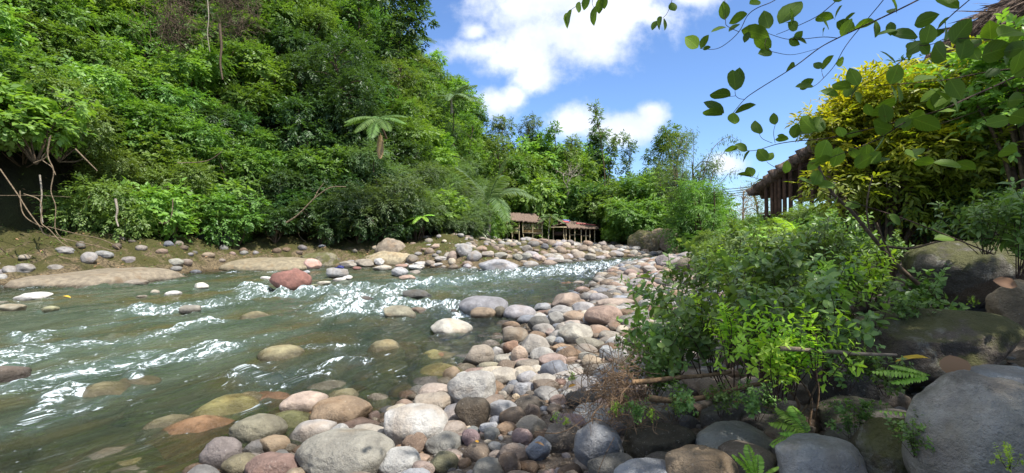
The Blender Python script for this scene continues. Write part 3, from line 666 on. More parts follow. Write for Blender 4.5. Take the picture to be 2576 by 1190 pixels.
for n_, (x, y, r, z, side) in enumerate(scr):
    if n_ < nind:
        nm, cl = rr.choice(CN)
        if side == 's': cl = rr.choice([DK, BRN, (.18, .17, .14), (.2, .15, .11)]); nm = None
        if side == 'b': cl = rr.choice(BARC); nm = None
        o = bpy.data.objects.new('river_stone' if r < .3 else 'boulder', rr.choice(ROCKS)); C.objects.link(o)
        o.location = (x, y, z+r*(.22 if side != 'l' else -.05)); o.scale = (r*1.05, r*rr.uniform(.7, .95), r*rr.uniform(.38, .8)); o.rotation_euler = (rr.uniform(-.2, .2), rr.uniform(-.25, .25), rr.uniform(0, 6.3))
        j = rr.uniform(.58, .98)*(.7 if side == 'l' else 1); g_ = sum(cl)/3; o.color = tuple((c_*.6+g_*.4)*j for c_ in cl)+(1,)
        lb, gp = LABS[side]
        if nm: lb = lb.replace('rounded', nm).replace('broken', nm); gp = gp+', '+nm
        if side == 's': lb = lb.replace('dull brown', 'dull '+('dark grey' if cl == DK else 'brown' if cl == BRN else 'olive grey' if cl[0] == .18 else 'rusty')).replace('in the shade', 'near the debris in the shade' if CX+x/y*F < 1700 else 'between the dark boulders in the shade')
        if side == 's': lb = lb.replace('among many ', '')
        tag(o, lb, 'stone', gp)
    else:
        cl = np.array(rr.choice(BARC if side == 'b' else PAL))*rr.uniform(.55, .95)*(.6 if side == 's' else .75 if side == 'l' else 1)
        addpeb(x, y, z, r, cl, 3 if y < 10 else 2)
_y = np.array([2.2*math.exp(rr.random()*2.4) for i in range(7500)]); _x = np.interp(_y, RB[:, 1], RB[:, 0])+np.array([rr.uniform(-.2, 5.5) for i in range(7500)]); _z = terrain(_x, _y)
for x, y, z in zip(_x, _y, _z):
    addpeb(x, y, z, rr.uniform(.008, .035)+.0015*y, np.array(rr.choice(PAL))*rr.uniform(.5, 1.05), 1)
pm = mesh_np('pebbles', np.concatenate(pebV), [np.concatenate(pebF)], {'tint3': np.concatenate(pebC)}, True)
tag(obj('pebbles', pm, M_PEB), 'small pebbles and loose stones filling the gaps between the cobbles', 'pebbles', kind='stuff')
# bed stones under the water
bedV = []; pebV, pebF, pebC, off = [], [], [], 0
for i in range(620):
    y = 2.6*math.exp(rr.random()*2.2); x = np.interp(y, RB[:, 1], RB[:, 0])-rr.random()**1.3*12
    z = terr1(x, y); r = rr.uniform(.1, .42)
    if z > -.05: continue
    c = np.array(rr.choice([(.36, .33, .14), (.28, .29, .13), (.45, .27, .15), (.36, .34, .26)])); top = min(z+r*.5, -.05)
    addpeb(x, y, top-r*.55, r, c, 3)
for (u, vb, w, h) in [(607, 1010, 110, 50), (854, 1005, 110, 36), (1130, 900, 90, 30), (330, 960, 120, 40), (240, 990, 150, 50), (700, 900, 120, 40), (960, 880, 110, 50), (420, 1080, 160, 60), (640, 800, 90, 30)]:
    Y0 = hit(u, vb, 0); p = P(u, vb, Y0); r = w/2*Y0/F; addpeb(p[0], p[1]+r*.4, -r*.35-.03, r, np.array((.3, .27, .16)), 3)
pm = mesh_np('riverbed_stones', np.concatenate(pebV), [np.concatenate(pebF)], {'tint3': np.concatenate(pebC)}, True)
tag(obj('riverbed_stones', pm, M_PEB), 'brown and olive stones lying under the river surface', 'riverbed stones', kind='stuff')

# ------------------------------------------------------------------ water
CL = dens_pl([(62, 78), (34, 62), (20, 51), (12.5, 41), (7, 33), (2.5, 27), (-2, 20), (-4.6, 14), (-6, 9.5), (-7.5, 5), (-12, -2), (-22, -8)], 8)
wr = np.concatenate([np.linspace(-12, 1.8, 12)[:-1], np.geomspace(1.8, 30, 620)[:-1], np.geomspace(30, 95, 120)])
ncw = 560; tw = np.linspace(-1, 1, ncw)
X = np.zeros((len(wr), ncw)); Y = np.zeros_like(X)
for i, y in enumerate(wr):
    X[i] = -1.5+tw*(4.5+1.12*max(y, 0)) if y > 0 else tw*30; Y[i] = y
    if y > 0: X[i] = np.linspace(-(1.16*y+2.5), min(1.1*y+2, np.interp(y, RB[:, 1], RB[:, 0])+3), ncw)
_, sd, arc = sdist(X, Y, CL); dcl, _, _ = sdist(X, Y, CL); S_ = arc; T_ = sd*dcl
FO = [([(1640, 657), (1560, 666), (1480, 676), (1400, 686), (1320, 684)], 1.7, 1.0), ([(1600, 662), (1500, 664), (1420, 668)], 1.2, .5),
      ([(1330, 688), (1230, 700), (1120, 706), (1080, 712)], .9, .75),
      ([(1090, 712), (1030, 722), (950, 728), (880, 736)], .55, 1.1), ([(1000, 735), (930, 750), (870, 765), (880, 785), (960, 785)], .5, 1.0),
      ([(1160, 790), (1120, 778), (1060, 768), (1000, 762)], .42, 1.15), ([(1110, 783), (1050, 780), (1000, 785)], .3, .7),
      ([(640, 728), (690, 738), (760, 742), (830, 730), (900, 722)], .45, .9), ([(770, 728), (830, 740)], .3, .9),
      ([(0, 905), (70, 888), (140, 872), (230, 866), (315, 860), (420, 838), (517, 812)], .26, .95), ([(0, 930), (60, 905)], .2, .9),
      ([(0, 990), (105, 963), (210, 934), (315, 916), (437, 903), (559, 872)], .26, 1.0), ([(40, 960), (130, 935), (260, 905), (380, 890)], .25, .6),
      ([(0, 1094), (70, 1068), (110, 1030), (135, 1000), (196, 977), (216, 990)], .085, 1.05), ([(90, 1080), (150, 1053), (210, 1025), (272, 1001), (340, 985)], .08, .8),
      ([(42, 847), (80, 860), (120, 840), (189, 830)], .13, .7), ([(339, 958), (352, 930), (375, 913), (437, 903)], .06, 1.0),
      ([(380, 777), (437, 783), (520, 768), (644, 744)], .42, .85), ([(430, 800), (360, 812), (250, 822)], .2, .4),
      ([(610, 938), (675, 955), (763, 929), (830, 920), (894, 909)], .13, 1.15), ([(645, 982), (690, 978), (733, 966), (800, 940)], .09, .9),
      ([(622, 1040), (640, 1010), (660, 985)], .07, .95), ([(640, 930), (727, 887), (836, 873), (909, 862)], .12, .5), ([(510, 876), (540, 866), (575, 872)], .09, 1.0),
      ([(560, 880), (460, 905)], .08, .6), ([(880, 820), (960, 812)], .1, .35), ([(640, 850), (720, 835)], .12, .4), ([(1100, 730), (1200, 738), (1260, 732)], .5, .35),
      ([(1130, 840), (1090, 850)], .06, .4), ([(1640, 647), (1700, 645)], 1.2, .3), ([(1600, 695), (1450, 700), (1330, 706)], .6, .35)]
foam = np.zeros_like(X)
for pl, wd, inten in FO:
    q = dens_pl([P(u, v, CAMH*F/(v-CY))[:2] for u, v in pl], 3)
    d, _, _ = sdist(X, Y, q)
    jit = 1+.5*fbm(X*2.2/ (wd+.3), Y*2.2/(wd+.3), 0, 2, 21)
    foam = np.maximum(foam, .92*min(inten, 1.0)*np.where(Y < 9, .88, 1.0)*np.exp(-(d/(wd*1.5*np.maximum(jit, .2)))**2))
PW = [(p[0], p[1], p[2]) for p in placed]
inriver = []
for (x, y, r) in PW:
    if y < 32 and terr1(x, y) < .02: inriver.append((x, y, r))
ring = np.zeros_like(X)
for (x, y, r) in inriver:
    d = np.hypot(X-x, Y-y); ring = np.maximum(ring, .42*np.exp(-((d-r*1.0)/(.05+.25*r))**2))
foam = np.maximum(foam, ring*np.clip((Y-4.5)/4, .15, .8))
fast = np.clip(foam, 0, 1)
dist_ = np.clip(Y, 1.5, 90)
h = .030*fbm(S_*.9, T_*1.9, 0, 3, 31)+.014*fbm(S_*4.0, T_*7.5, 0, 2, 41)*np.clip(14/dist_, .2, 1)
h += fast*(.11*fbm(S_*2.2, T_*3.0, 0, 4, 51)+.03)*np.clip(dist_/7, .35, 1.7)
h += .035*np.clip(1-np.abs(Y-24)/12, 0, 1)*fbm(S_*1.2, T_*1.6, 0, 3, 61)
h *= np.clip(dcl*0+1, 0, 1)
terz = terrain(X, Y); dep = np.clip(-terz, 0, 2)
h *= np.clip(dep*5+.25, .25, 1)
wm = mesh_np('river', np.stack([X, Y, h], -1).reshape(-1, 3), [grid_faces(*X.shape)], {'foam': foam.ravel(), 'depth': dep.ravel(), 'flow': np.stack([S_, T_, 0*S_], -1).reshape(-1, 3)}, True)
m, t, o = mat('river_water')
fl = attr(t, 'flow').outputs['Vector']; fa = attr(t, 'foam').outputs['Fac']; de = attr(t, 'depth').outputs['Fac']
def scl(v, s):
    n = t.nodes.new('ShaderNodeVectorMath'); n.operation = 'MULTIPLY'; t.links.new(v, n.inputs[0]); n.inputs[1].default_value = s; return n.outputs[0]
na = noise(t, scl(fl, (.35, 1.1, 1)), 1.0, 5, .6, .5); nb = noise(t, scl(fl, (3.0, 7.5, 1)), 1.6, 5, .68, .7); ncx = noise(t, scl(fl, (1.2, 3.6, 1)), 1.0, 6, .66, 1.0)
nd = noise(t, scl(fl, (7, 17, 1)), 1.5, 3, .6, .6)
wc = mixc(t, smooth(t, na.outputs[0], .3, .72), (.036, .056, .034), (.098, .122, .080))
wc = mixc(t, smooth(t, noise(t, scl(fl, (.22, .6, 1)), 1.7, 3, .5, .4).outputs[0], .46, .66, 0, .85), wc, (.10, .085, .03))
wc = mixc(t, smooth(t, fa, .05, .6, 0, .75), wc, (.085, .125, .105))
dif = t.nodes.new('ShaderNodeBsdfDiffuse'); t.links.new(wc, dif.inputs[0])
tra = t.nodes.new('ShaderNodeBsdfTransparent'); tra.inputs[0].default_value = (.70, .78, .58, 1)
body = t.nodes.new('ShaderNodeMixShader'); t.links.new(smooth(t, de, .0, .75, .06, .84), body.inputs[0]); t.links.new(tra.outputs[0], body.inputs[1]); t.links.new(dif.outputs[0], body.inputs[2])
gl = t.nodes.new('ShaderNodeBsdfGlossy'); gl.inputs['Roughness'].default_value = .07; gl.inputs[0].default_value = (1, 1, 1, 1)
hb = mth(t, 'ADD', mth(t, 'MULTIPLY', nb.outputs[0], 1.0), mth(t, 'MULTIPLY', nd.outputs[0], .4))
bp = t.nodes.new('ShaderNodeBump'); bp.inputs['Distance'].default_value = .055; bp.inputs['Strength'].default_value = .9; t.links.new(hb, bp.inputs['Height'])
t.links.new(bp.outputs[0], gl.inputs['Normal']); t.links.new(bp.outputs[0], dif.inputs['Normal'])
fr = t.nodes.new('ShaderNodeFresnel'); fr.inputs[0].default_value = 1.33; t.links.new(bp.outputs[0], fr.inputs['Normal'])
mx = t.nodes.new('ShaderNodeMixShader'); t.links.new(fr.outputs[0], mx.inputs[0]); t.links.new(body.outputs[0], mx.inputs[1]); t.links.new(gl.outputs[0], mx.inputs[2])
n5 = noise(t, scl(fl, (5.5, 9, 1)), 1.5, 5, .7, 1.2); n6 = noise(t, scl(fl, (2.2, 4.2, 1)), 1.4, 5, .62, 1.8)
lace = smooth(t, mth(t, 'ABSOLUTE', mth(t, 'SUBTRACT', n6.outputs[0], .5)), .0, .075, 1, 0)
tex = mth(t, 'ADD', mth(t, 'MULTIPLY', smooth(t, n5.outputs[0], .32, .68), .6), mth(t, 'MULTIPLY', lace, .4))
patch = smooth(t, ncx.outputs[0], .38, .66, -.30, .22)
fe = mth(t, 'ADD', mth(t, 'ADD', tex, mth(t, 'MULTIPLY', fa, .80)), mth(t, 'MULTIPLY', patch, smooth(t, fa, .02, .3)))
fmask = smooth(t, fe, .98, 1.42)
tiny = mth(t, 'MULTIPLY', smooth(t, mth(t, 'MULTIPLY', nb.outputs[0], n5.outputs[0]), .36, .42), .6)
fmask = mth(t, 'MAXIMUM', fmask, tiny)
fmask = mth(t, 'MULTIPLY', fmask, smooth(t, n5.outputs[0], .3, .6, .35, 1))
fd = t.nodes.new('ShaderNodeBsdfDiffuse'); fd.inputs[0].default_value = (.64, .71, .75, 1)
mf = t.nodes.new('ShaderNodeMixShader'); t.links.new(mth(t, 'MULTIPLY', fmask, .93), mf.inputs[0]); t.links.new(mx.outputs[0], mf.inputs[1]); t.links.new(fd.outputs[0], mf.inputs[2]); t.links.new(mf.outputs[0], o.inputs[0])
tag(obj('river', wm, m), kind='structure')
cl = rock_verts(3, 999, .5, 0, 0, .1)
bc = obj('blue_cloth', mesh_np('blue_cloth', cl[0]*np.array([.22, .16, .09]), [cl[1]], None, True), M_BLUE)
_yc = hit(850, 701, 0)+.45; bc.location = P(853, 673, _yc)
tag(bc, 'crumpled dark blue cloth left on the grey boulder in the shallows', 'cloth')

# ------------------------------------------------------------------ foliage builders
TS = (np.array([(0, 0, 0), (.42, .5, .07), (.42, -.5, .07), (1, 0, -.10)]), [(0, 2, 3), (0, 3, 1)])
TM = (np.array([(0, 0, 0), (.5, 0, .0), (1, 0, -.12), (.22, .36, .07), (.62, .42, .05), (.22, -.36, .07), (.62, -.42, .05)]), [(0, 1, 3), (1, 4, 3), (1, 2, 4), (0, 5, 1), (1, 5, 6), (1, 6, 2)])
def fine_t(hw, curl=.16, fold=.10):
    a = np.array([0, .06, .18, .35, .55, .74, .9, 1.0]); V = []; Fc = []
    for i, (x, w) in enumerate(zip(a, hw)):
        zc = -curl*(x**2)
        for s in (-1, -.5, 0, .5, 1): V.append((x, s*w, zc+fold*abs(s)*w*2*.6+.01*math.sin(x*12+s*2)))
    for i in range(len(a)-1):
        for j in range(4): Fc.append((i*5+j, i*5+j+1, i*5+j+6, i*5+j+5))
    return np.array(V), Fc
TF = fine_t([.01, .16, .36, .48, .5, .40, .20, .01]); TFL = fine_t([.01, .12, .3, .45, .5, .44, .25, .01], .25, .14)
def leaf_mesh(name, pos, d, n, L, Wd, tint, tmpl, tip=None):
    V0, F0 = tmpl; k = len(V0); d = nrm(d); s = nrm(np.cross(n, d)); n = np.cross(d, s); m_ = len(pos)
    V = pos[:, None]+d[:, None]*(V0[None, :, 0:1]*L[:, None, None])+s[:, None]*(V0[None, :, 1:2]*Wd[:, None, None])+n[:, None]*(V0[None, :, 2:3]*L[:, None, None])
    Fc = (np.arange(m_)[:, None, None]*k+np.array(F0)[None]).reshape(-1, len(F0[0]))
    at = {'tint': np.repeat(tint, k)}
    if k > 30: at['mid'] = np.tile(np.abs(V0[:, 1]), m_); at['la'] = np.tile(V0[:, 0], m_)
    if tip is not None: at['tip'] = np.repeat(tip, k)
    return mesh_np(name, V.reshape(-1, 3), [Fc], at, True)
def tubes(name, lines, sides=6, smooth_=True):
    """lines: list of (pts (n,3), radii)"""
    Vs = []; Fs = []; off = 0
    for pts, rad in lines:
        pts = np.asarray(pts, float); n = len(pts); rad = np.broadcast_to(rad, (n,)) if np.ndim(rad) == 0 else np.asarray(rad, float)
        tg = np.gradient(pts, axis=0); tg = nrm(tg); ref = np.where(np.abs(tg[:, 2:3]) > .9, np.array([[1., 0, 0]]), np.array([[0, 0, 1.]]))
        s = nrm(np.cross(tg, ref)); q = np.cross(s, tg); an = np.linspace(0, 2*math.pi, sides, endpoint=False)
        ring = pts[:, None]+(s[:, None]*np.cos(an)[None, :, None]+q[:, None]*np.sin(an)[None, :, None])*rad[:, None, None]
        Vs.append(ring.reshape(-1, 3))
        for i in range(n-1):
            for j in range(sides):
                a = off+i*sides+j; b2 = off+i*sides+(j+1) % sides; Fs.append((a, b2, b2+sides, a+sides))
        off += n*sides
    return mesh_np(name, np.concatenate(Vs), [np.array(Fs)], None, smooth_)
def crown(rg, blobs, nspray, spl, lps, leafL, leafW, up=.6, droop=.2, tmpl=TS, tipz=None, jitter=.25):
    """blobs: array (k,6) centre + radii. returns leaf arrays"""
    blobs = np.asarray(blobs, float); vol = (blobs[:, 3]*blobs[:, 4]+blobs[:, 4]*blobs[:, 5]); pr = vol/vol.sum()
    bi = rg.choice(len(blobs), nspray, p=pr); dirn = nrm(rg.normal(size=(nspray, 3))+np.array([0, 0, .35]))
    rad = rg.uniform(.55, 1.0, nspray)**.5
    base = blobs[bi, :3]+dirn*blobs[bi, 3:6]*rad[:, None]
    inside = np.zeros(nspray, bool)
    for b in blobs:
        q = (((base-b[:3])/(b[3:6]*.62))**2).sum(1) < 1; inside |= q
    base = base[~inside]; dirn = dirn[~inside]; ns = len(base)
    out = nrm(dirn*.8+rg.normal(size=(ns, 3))*.45+np.array([0, 0, -droop]))
    side = nrm(np.cross(out, nrm(dirn*.5+np.array([0, 0, 1.]))+1e-3)); upv = nrm(np.cross(side, out)); upv = np.where(upv[:, 2:3] < 0, -upv, upv)
    sl = spl*rg.uniform(.6, 1.3, ns); k = lps
    tpar = (np.arange(k)+.5)/k; sg = np.where(np.arange(k) % 2 == 0, 1., -1.)
    pos = base[:, None]+out[:, None]*(sl[:, None]*tpar[None])[..., None]+upv[:, None]*(-(tpar**2)[None]*sl[:, None]*droop)[..., None]
    d = out[:, None]*(.45+tpar[None, :, None]*.6)+side[:, None]*(sg*(1.05-tpar*.5))[None, :, None]+rg.normal(size=(ns, k, 3))*jitter+np.array([0, 0, -droop*.8])
    n = upv[:, None]*up+dirn[:, None]*.45+rg.normal(size=(ns, k, 3))*.28+np.array([0, 0, .35])
    tint = np.clip(rg.uniform(0, 1, ns)[:, None]*.55+rg.uniform(0, .45, (ns, k))+.0, 0, 1)
    sz = rg.uniform(.65, 1.2, (ns, k))
    return pos.reshape(-1, 3), d.reshape(-1, 3), n.reshape(-1, 3), (leafL*sz).ravel(), (leafW*sz).ravel(), tint.ravel()
def bushproto(seed, mt, R0=2.0, nsp=420, leafL=.2, leafW=.1, blobsn=12, spl=.38, lps=7, flat=.6, tm=TS, droop=.25, stemh=1.2):
    rg = np.random.default_rng(seed)
    bl = []
    for i in range(blobsn):
        a = rg.uniform(0, 6.28); r = R0*.62*math.sqrt(rg.uniform(0, 1)); z = rg.uniform(-.35, .55)*R0
        rr_ = rg.uniform(.28, .5)*R0; bl.append((r*math.cos(a), r*math.sin(a), z, rr_, rr_, rr_*flat))
    bl = np.array(bl); me = leaf_mesh('foliage', *crown(rg, bl, nsp, spl, lps, leafL, leafW, droop=droop), tm); me.materials.append(mt)
    lines = []
    for b in bl:
        p0 = np.array([0, 0, -R0*.9]); p2 = b[:3]; p1 = (p0+p2)/2+rg.normal(size=3)*.12*R0
        lines.append((dens_pl([p0, p1, p2], 4), np.linspace(.035, .012, 9)*R0/1.6))
    st = tubes('stem', lines, 5); st.materials.append(M_BARK)
    return me, st
def make_bush(name, protos, loc, sc, rz, label, cat, group=None):
    e = empty(name, loc, label, cat, group, rz); e.scale = (sc[0], sc[1], sc[2]) if not np.isscalar(sc) else (sc,)*3
    obj('foliage', protos[0], None, e); obj('stem', protos[1], None, e); return e
KINDS = {}
def kind(k, mt, n, **kw): KINDS[k] = [bushproto(1000+hash(k) % 1 + i*17+len(KINDS)*131, mt, **kw) for i in range(n)]
kind('broad', ML[1], 3, leafL=.30, leafW=.18, nsp=480, lps=6, spl=.5, flat=.5)
kind('mid', ML[0], 4, leafL=.21, leafW=.11, nsp=850, lps=8, spl=.5, flat=.5)
kind('small', ML[4], 3, leafL=.15, leafW=.075, nsp=1300, lps=9, spl=.48, flat=.5)
kind('dark', ML[2], 3, leafL=.22, leafW=.10, nsp=800, lps=8, spl=.45)
kind('grey', ML[3], 2, leafL=.15, leafW=.05, nsp=1500, lps=10, spl=.55, flat=.35)
DESC = {'broad': 'broad leaved bright green shrub', 'mid': 'mid green leafy shrub', 'small': 'fine leaved olive green shrub', 'dark': 'dark glossy green shrub', 'grey': 'feathery grey green shrub'}
# hillside shrubs
rb = random.Random(11); pts = []
def slope_n(x, y):
    e = .6; a = terr1(x+e, y)-terr1(x-e, y); b2 = terr1(x, y+e)-terr1(x, y-e); v = np.array([-a/(2*e), -b2/(2*e), 1.0]); return v/np.linalg.norm(v)
cx = np.array([rb.uniform(-62, 6) for _ in range(9000)]); cy = np.array([rb.uniform(9, 72) for _ in range(9000)])
cz = terrain(cx, cy, False); dfo, sF, aF = sdist(cx, cy, FT); hs = sF*dfo
order = np.argsort(hs)
nh = 0
for i in order:
    x, y, z = cx[i], cy[i], cz[i]
    if hs[i] < (-2.8 if 27 < y < 38 else -2.0) or hs[i] > 30: continue
    if abs(x) > 1.10*y+3: continue
    vt = CY-(z+1-CAMH)/y*F
    if vt < -170: continue
    u = CX+x/y*F
    if u > 1345 or (u > 1215 and vt > 430 and y < 57): continue
    if z > np.interp(x, [-70, -22, -11, -5, 0, 2.5, 5], [60, 40, 25, 11.5, 8.5, 6.0, 4.2])+.5: continue
    sp = 1.75 if y < 34 else 2.3
    A = np.array(pts) if pts else np.zeros((1, 3))+999
    if np.any(((A[:, 0]-x)**2+(A[:, 1]-y)**2+((A[:, 2]-z)*.8)**2) < (sp*rb.uniform(.85, 1.25))**2): continue
    if len(pts) >= 298: break
    pts.append((x, y, z))
print('hill shrubs', len(pts))
for (x, y, z) in pts:
    n = slope_n(x, y); u = CX+x/y*F; v = CY-(z-CAMH)/y*F
    nz_ = fbm(np.array([x*.16]), np.array([y*.16]), z*.16, 2, 77)[0]+rb.uniform(-.35, .35)
    k = 'mid' if nz_ < -.5 else 'broad' if nz_ < -.05 else 'small' if nz_ < .15 else 'mid' if nz_ < .55 else 'dark'
    if 880 < u < 1180 and 470 < v < 600: k = 'grey'
    if 700 < u < 960 and 130 < v < 420: k = 'dark'
    s = rb.uniform(.72, 1.12)*(1 if y < 34 else 1.3)
    df1, s1, _ = sdist(np.array([x]), np.array([y]), FT); hs1 = float((s1*df1)[0])
    lift = 1.0*s if hs1 > 2.0 else 1.25 if (hs1 < -2 and u > 200) else (1.15+rb.uniform(0, .9) if u > 200 else 3.2+rb.uniform(0, 1.2))
    if u < 230 and hs1 < 3.2 and v > 400: lift += 1.3
    p = (x+n[0]*.8*s, y+n[1]*.8*s, z+lift*.9)
    vv = CY-(p[2]-CAMH)/p[1]*F; uu = CX+p[0]/p[1]*F
    band = ['cut by the top edge', 'high on the hillside', 'halfway up the hillside', 'in the lower hillside', 'low over the bank'][int(np.searchsorted([60, 210, 350, 460], vv))]
    colm = ['at the far left edge', 'above the lianas', 'above the tan slab', 'above the black boulder', 'above the red boulder', 'left of the tree fern', 'right of the tree fern', 'near the skyline palm', 'above the left hut'][int(np.searchsorted([60, 200, 400, 620, 780, 940, 1080, 1200], uu))]
    colm = colm.replace('above the black boulder', 'above the black boulder' if uu < 520 else 'between black and red boulders').replace('right of the tree fern', 'right of the tree fern' if uu < 1010 else 'towards the skyline palm').replace('above the red boulder', 'above the red boulder' if uu < 730 else 'above the pink boulder')
    if z > 6.5:
        e = make_bush('small_tree', rb.choice(KINDS[k]), p, (s, s, s*rb.uniform(.8, 1.1)), rb.uniform(0, 6.28), DESC[k].replace('shrub', 'small tree').replace('leaved ', 'leaved ')+' '+band.replace('in the lowest tier over the bank', 'over the bank')+' '+colm, 'tree', DESC[k].replace('shrub', 'small tree')+'s on the left hillside')
        e.children[0].name = 'crown'; e.children[1].name = 'trunk'
    else:
        make_bush('shrub', rb.choice(KINDS[k]), p, (s, s, s*rb.uniform(.8, 1.1)), rb.uniform(0, 6.28), DESC[k]+' '+band+' '+colm, 'shrub', DESC[k]+'s on the left hillside')
# ------------------------------------------------------------------ trees
def treemesh(seed, H, Rc, mt, lean=0, crownfrac=.45, leafL=.3, leafW=.14, nblob=12, nsp=500, trunkr=.12, nst=1, droop=.2, flat=.7, spl=.6, lps=7, barkm=M_BARK, blobr=.4):
    rg = np.random.default_rng(seed); lines = []; bl = []
    for s in range(nst):
        a = rg.uniform(0, 6.28) if nst > 1 else 0; off_ = rg.uniform(.1, .5)*Rc if nst > 1 else 0
        top = np.array([lean+math.cos(a)*off_*1.4, math.sin(a)*off_, H*rg.uniform(.85, 1) if nst > 1 else H]); base = np.array([math.cos(a)*off_*.3, math.sin(a)*off_*.3, 0])
        mid = (base+top)/2+np.array([rg.normal()*.05*H, rg.normal()*.04*H, 0]); pl = dens_pl([base, mid, top], 6)
        lines.append((pl, np.linspace(trunkr, trunkr*.25, len(pl))))
        nb_ = max(2, nblob//nst)
        for i in range(nb_):
            f = 1-crownfrac*(i+rg.uniform(0, .6))/nb_; q = pl[int(min(f, .999)*(len(pl)-1))]
            wdt = Rc*(1-.35*abs((1-f)/crownfrac-.45)); an = rg.uniform(0, 6.28); r = wdt*rg.uniform(.15, .75)
            c = q+np.array([math.cos(an)*r, math.sin(an)*r, rg.uniform(0, .12)*H*.5]); rr_ = Rc*blobr*rg.uniform(.7, 1.2)
            bl.append((*c, rr_, rr_, rr_*flat)); lines.append((dens_pl([q-np.array([0, 0, .04*H]), (q+c)/2+np.array([0, 0, .02*H]), c], 3), np.linspace(trunkr*.4, trunkr*.12, 7)))
    me = leaf_mesh('crown', *crown(rg, np.array(bl), nsp, spl, lps, leafL, leafW, droop=droop), TS); me.materials.append(mt)
    tk = tubes('trunk', lines, 6); tk.materials.append(barkm); return me, tk
def tree(u, vtop, Yd, vbase, wpx, label, mt, name='tree', group=None, zb=None, **kw):
    p = P(u, vbase, Yd)
    if zb is None: zb = terr1(p[0], Yd)-.2
    H = (CAMH-(vtop-CY)/F*Yd)-zb; Rc = wpx/2*Yd/F
    me, tk = treemesh(kw.pop('seed', int(u*3+vtop)), H*.94, Rc, mt, **kw)
    e = empty(name, (p[0], Yd, zb), label, 'tree', group); obj('crown', me, None, e); obj('trunk', tk, None, e); return e
tree(1513, 240, 58, 560, 52, 'tall thin tree with sparse leaf tufts rising above all its neighbours', ML[0], crownfrac=.24, nblob=7, nsp=95, trunkr=.11, lean=-.8, blobr=.3, leafL=.35, leafW=.15)
tree(1492, 308, 62, 560, 62, 'dark dense narrow tree just left of the tallest thin tree', ML[2], crownfrac=.6, nblob=16, nsp=700, leafL=.34, leafW=.15)
tree(1322, 282, 66, 560, 74, 'clump of dark bamboo like stems with a bushy top above the ridge', ML[3], name='bamboo_clump', crownfrac=.6, nst=4, nblob=20, nsp=800, leafL=.35, leafW=.1)
tree(1262, 288, 66, 560, 66, 'small feathery tree on the skyline just right of the hillside', ML[4], crownfrac=.5, nblob=11, nsp=450)
tree(1395, 296, 64, 560, 46, 'thin tree with papaya like leaf rosettes against the cloud', ML[0], crownfrac=.4, nblob=5, nsp=130, trunkr=.09, leafL=.5, leafW=.16)
tree(1357, 322, 66, 560, 50, 'small green tree right of the dark bamboo on the skyline', ML[0], nblob=9, nsp=380)
tree(1440, 332, 64, 560, 80, 'light green loose tree left of the dark narrow tree', ML[4], crownfrac=.7, nblob=16, nsp=700)
tree(1548, 316, 60, 560, 46, 'slender tree right of the tallest thin tree', ML[0], crownfrac=.6, nblob=10, nsp=330, trunkr=.09)
tree(1582, 338, 61, 560, 40, 'slim open tree with bare tip between two crowns', ML[3], crownfrac=.6, nblob=8, nsp=220, trunkr=.08)
tree(1638, 303, 58, 560, 84, 'leaning dark stems under a rounded dense crown', ML[0], crownfrac=.42, nst=3, nblob=14, nsp=650, trunkr=.10, lean=1.2)
tree(1695, 322, 54, 580, 116, 'airy yellow green tree with a pale leaning trunk', ML[4], crownfrac=.7, nblob=24, nsp=1300, leafL=.28, leafW=.08, barkm=M_PALE, lean=1.0, flat=.5)
tree(1660, 420, 52, 590, 90, 'yellowish small tree beneath the airy one', ML[1], crownfrac=.7, nblob=12, nsp=500, leafL=.26)
tree(1750, 450, 40, 600, 190, 'dense hanging bamboo beside the river bend', ML[0], name='bamboo_clump', crownfrac=.95, nst=9, nblob=50, nsp=2300, leafL=.32, leafW=.07, droop=.45, lps=7, blobr=.22, flat=.9)
tree(1715, 385, 43, 600, 150, 'paler bamboo rising behind the dense hanging one', ML[3], name='bamboo_clump', crownfrac=.8, nst=7, nblob=36, nsp=1300, leafL=.28, leafW=.06, droop=.45, lps=6, blobr=.2, flat=.9)
def culms(name, label, specs, Yd, mt, seed):
    rg = np.random.default_rng(seed); p0 = P(1740, 600, Yd); e = empty(name, p0, label, 'bamboo'); L = []; A = [[], [], []]
    for pl, w in specs:
        q = dens_pl([P(u, v, Yd+rg.uniform(-.6, .6))-p0 for u, v in pl], 8); L.append((q, np.linspace(w, w*.3, len(q))*.5*Yd/F))
        for k in range(int(len(q)*.35), len(q)):
            for m_ in range(5):
                b_ = q[k]+rg.normal(size=3)*.05; dd = nrm(rg.normal(size=3)+np.array([0, 0, -.2]))*rg.uniform(.1, .5); A[0].append(b_+dd)
                A[1].append(dd/np.linalg.norm(dd)*.5+np.array([0, 0, -.7])+rg.normal(size=3)*.25); A[2].append(rg.normal(size=3))
    n = len(A[0]); me = leaf_mesh('foliage', np.array(A[0]), np.array(A[1]), np.array(A[2]), rg.uniform(.22, .38, n), np.full(n, .055), rg.uniform(0, 1, n), TS); me.materials.append(mt); obj('foliage', me, None, e)
    st = tubes('stems', L, 5); st.materials.append(M_BARK); obj('stems', st, None, e)
culms('bamboo_clump', 'sparse bamboo shoots arching against the sky above the hanging bamboo', [([(1735, 600), (1740, 480), (1745, 390), (1743, 325)], 2.6), ([(1740, 600), (1760, 480), (1790, 380), (1830, 345), (1850, 350)], 2.4), ([(1745, 600), (1775, 500), (1800, 420), (1835, 370), (1862, 385)], 2.2),
    ([(1730, 600), (1715, 480), (1722, 390), (1730, 340)], 2.2), ([(1745, 600), (1790, 500), (1830, 440), (1860, 430)], 2.0), ([(1730, 600), (1700, 470), (1690, 380), (1675, 330)], 2.2), ([(1750, 600), (1790, 520), (1820, 480), (1835, 500)], 2)], 41, ML[0], 5)
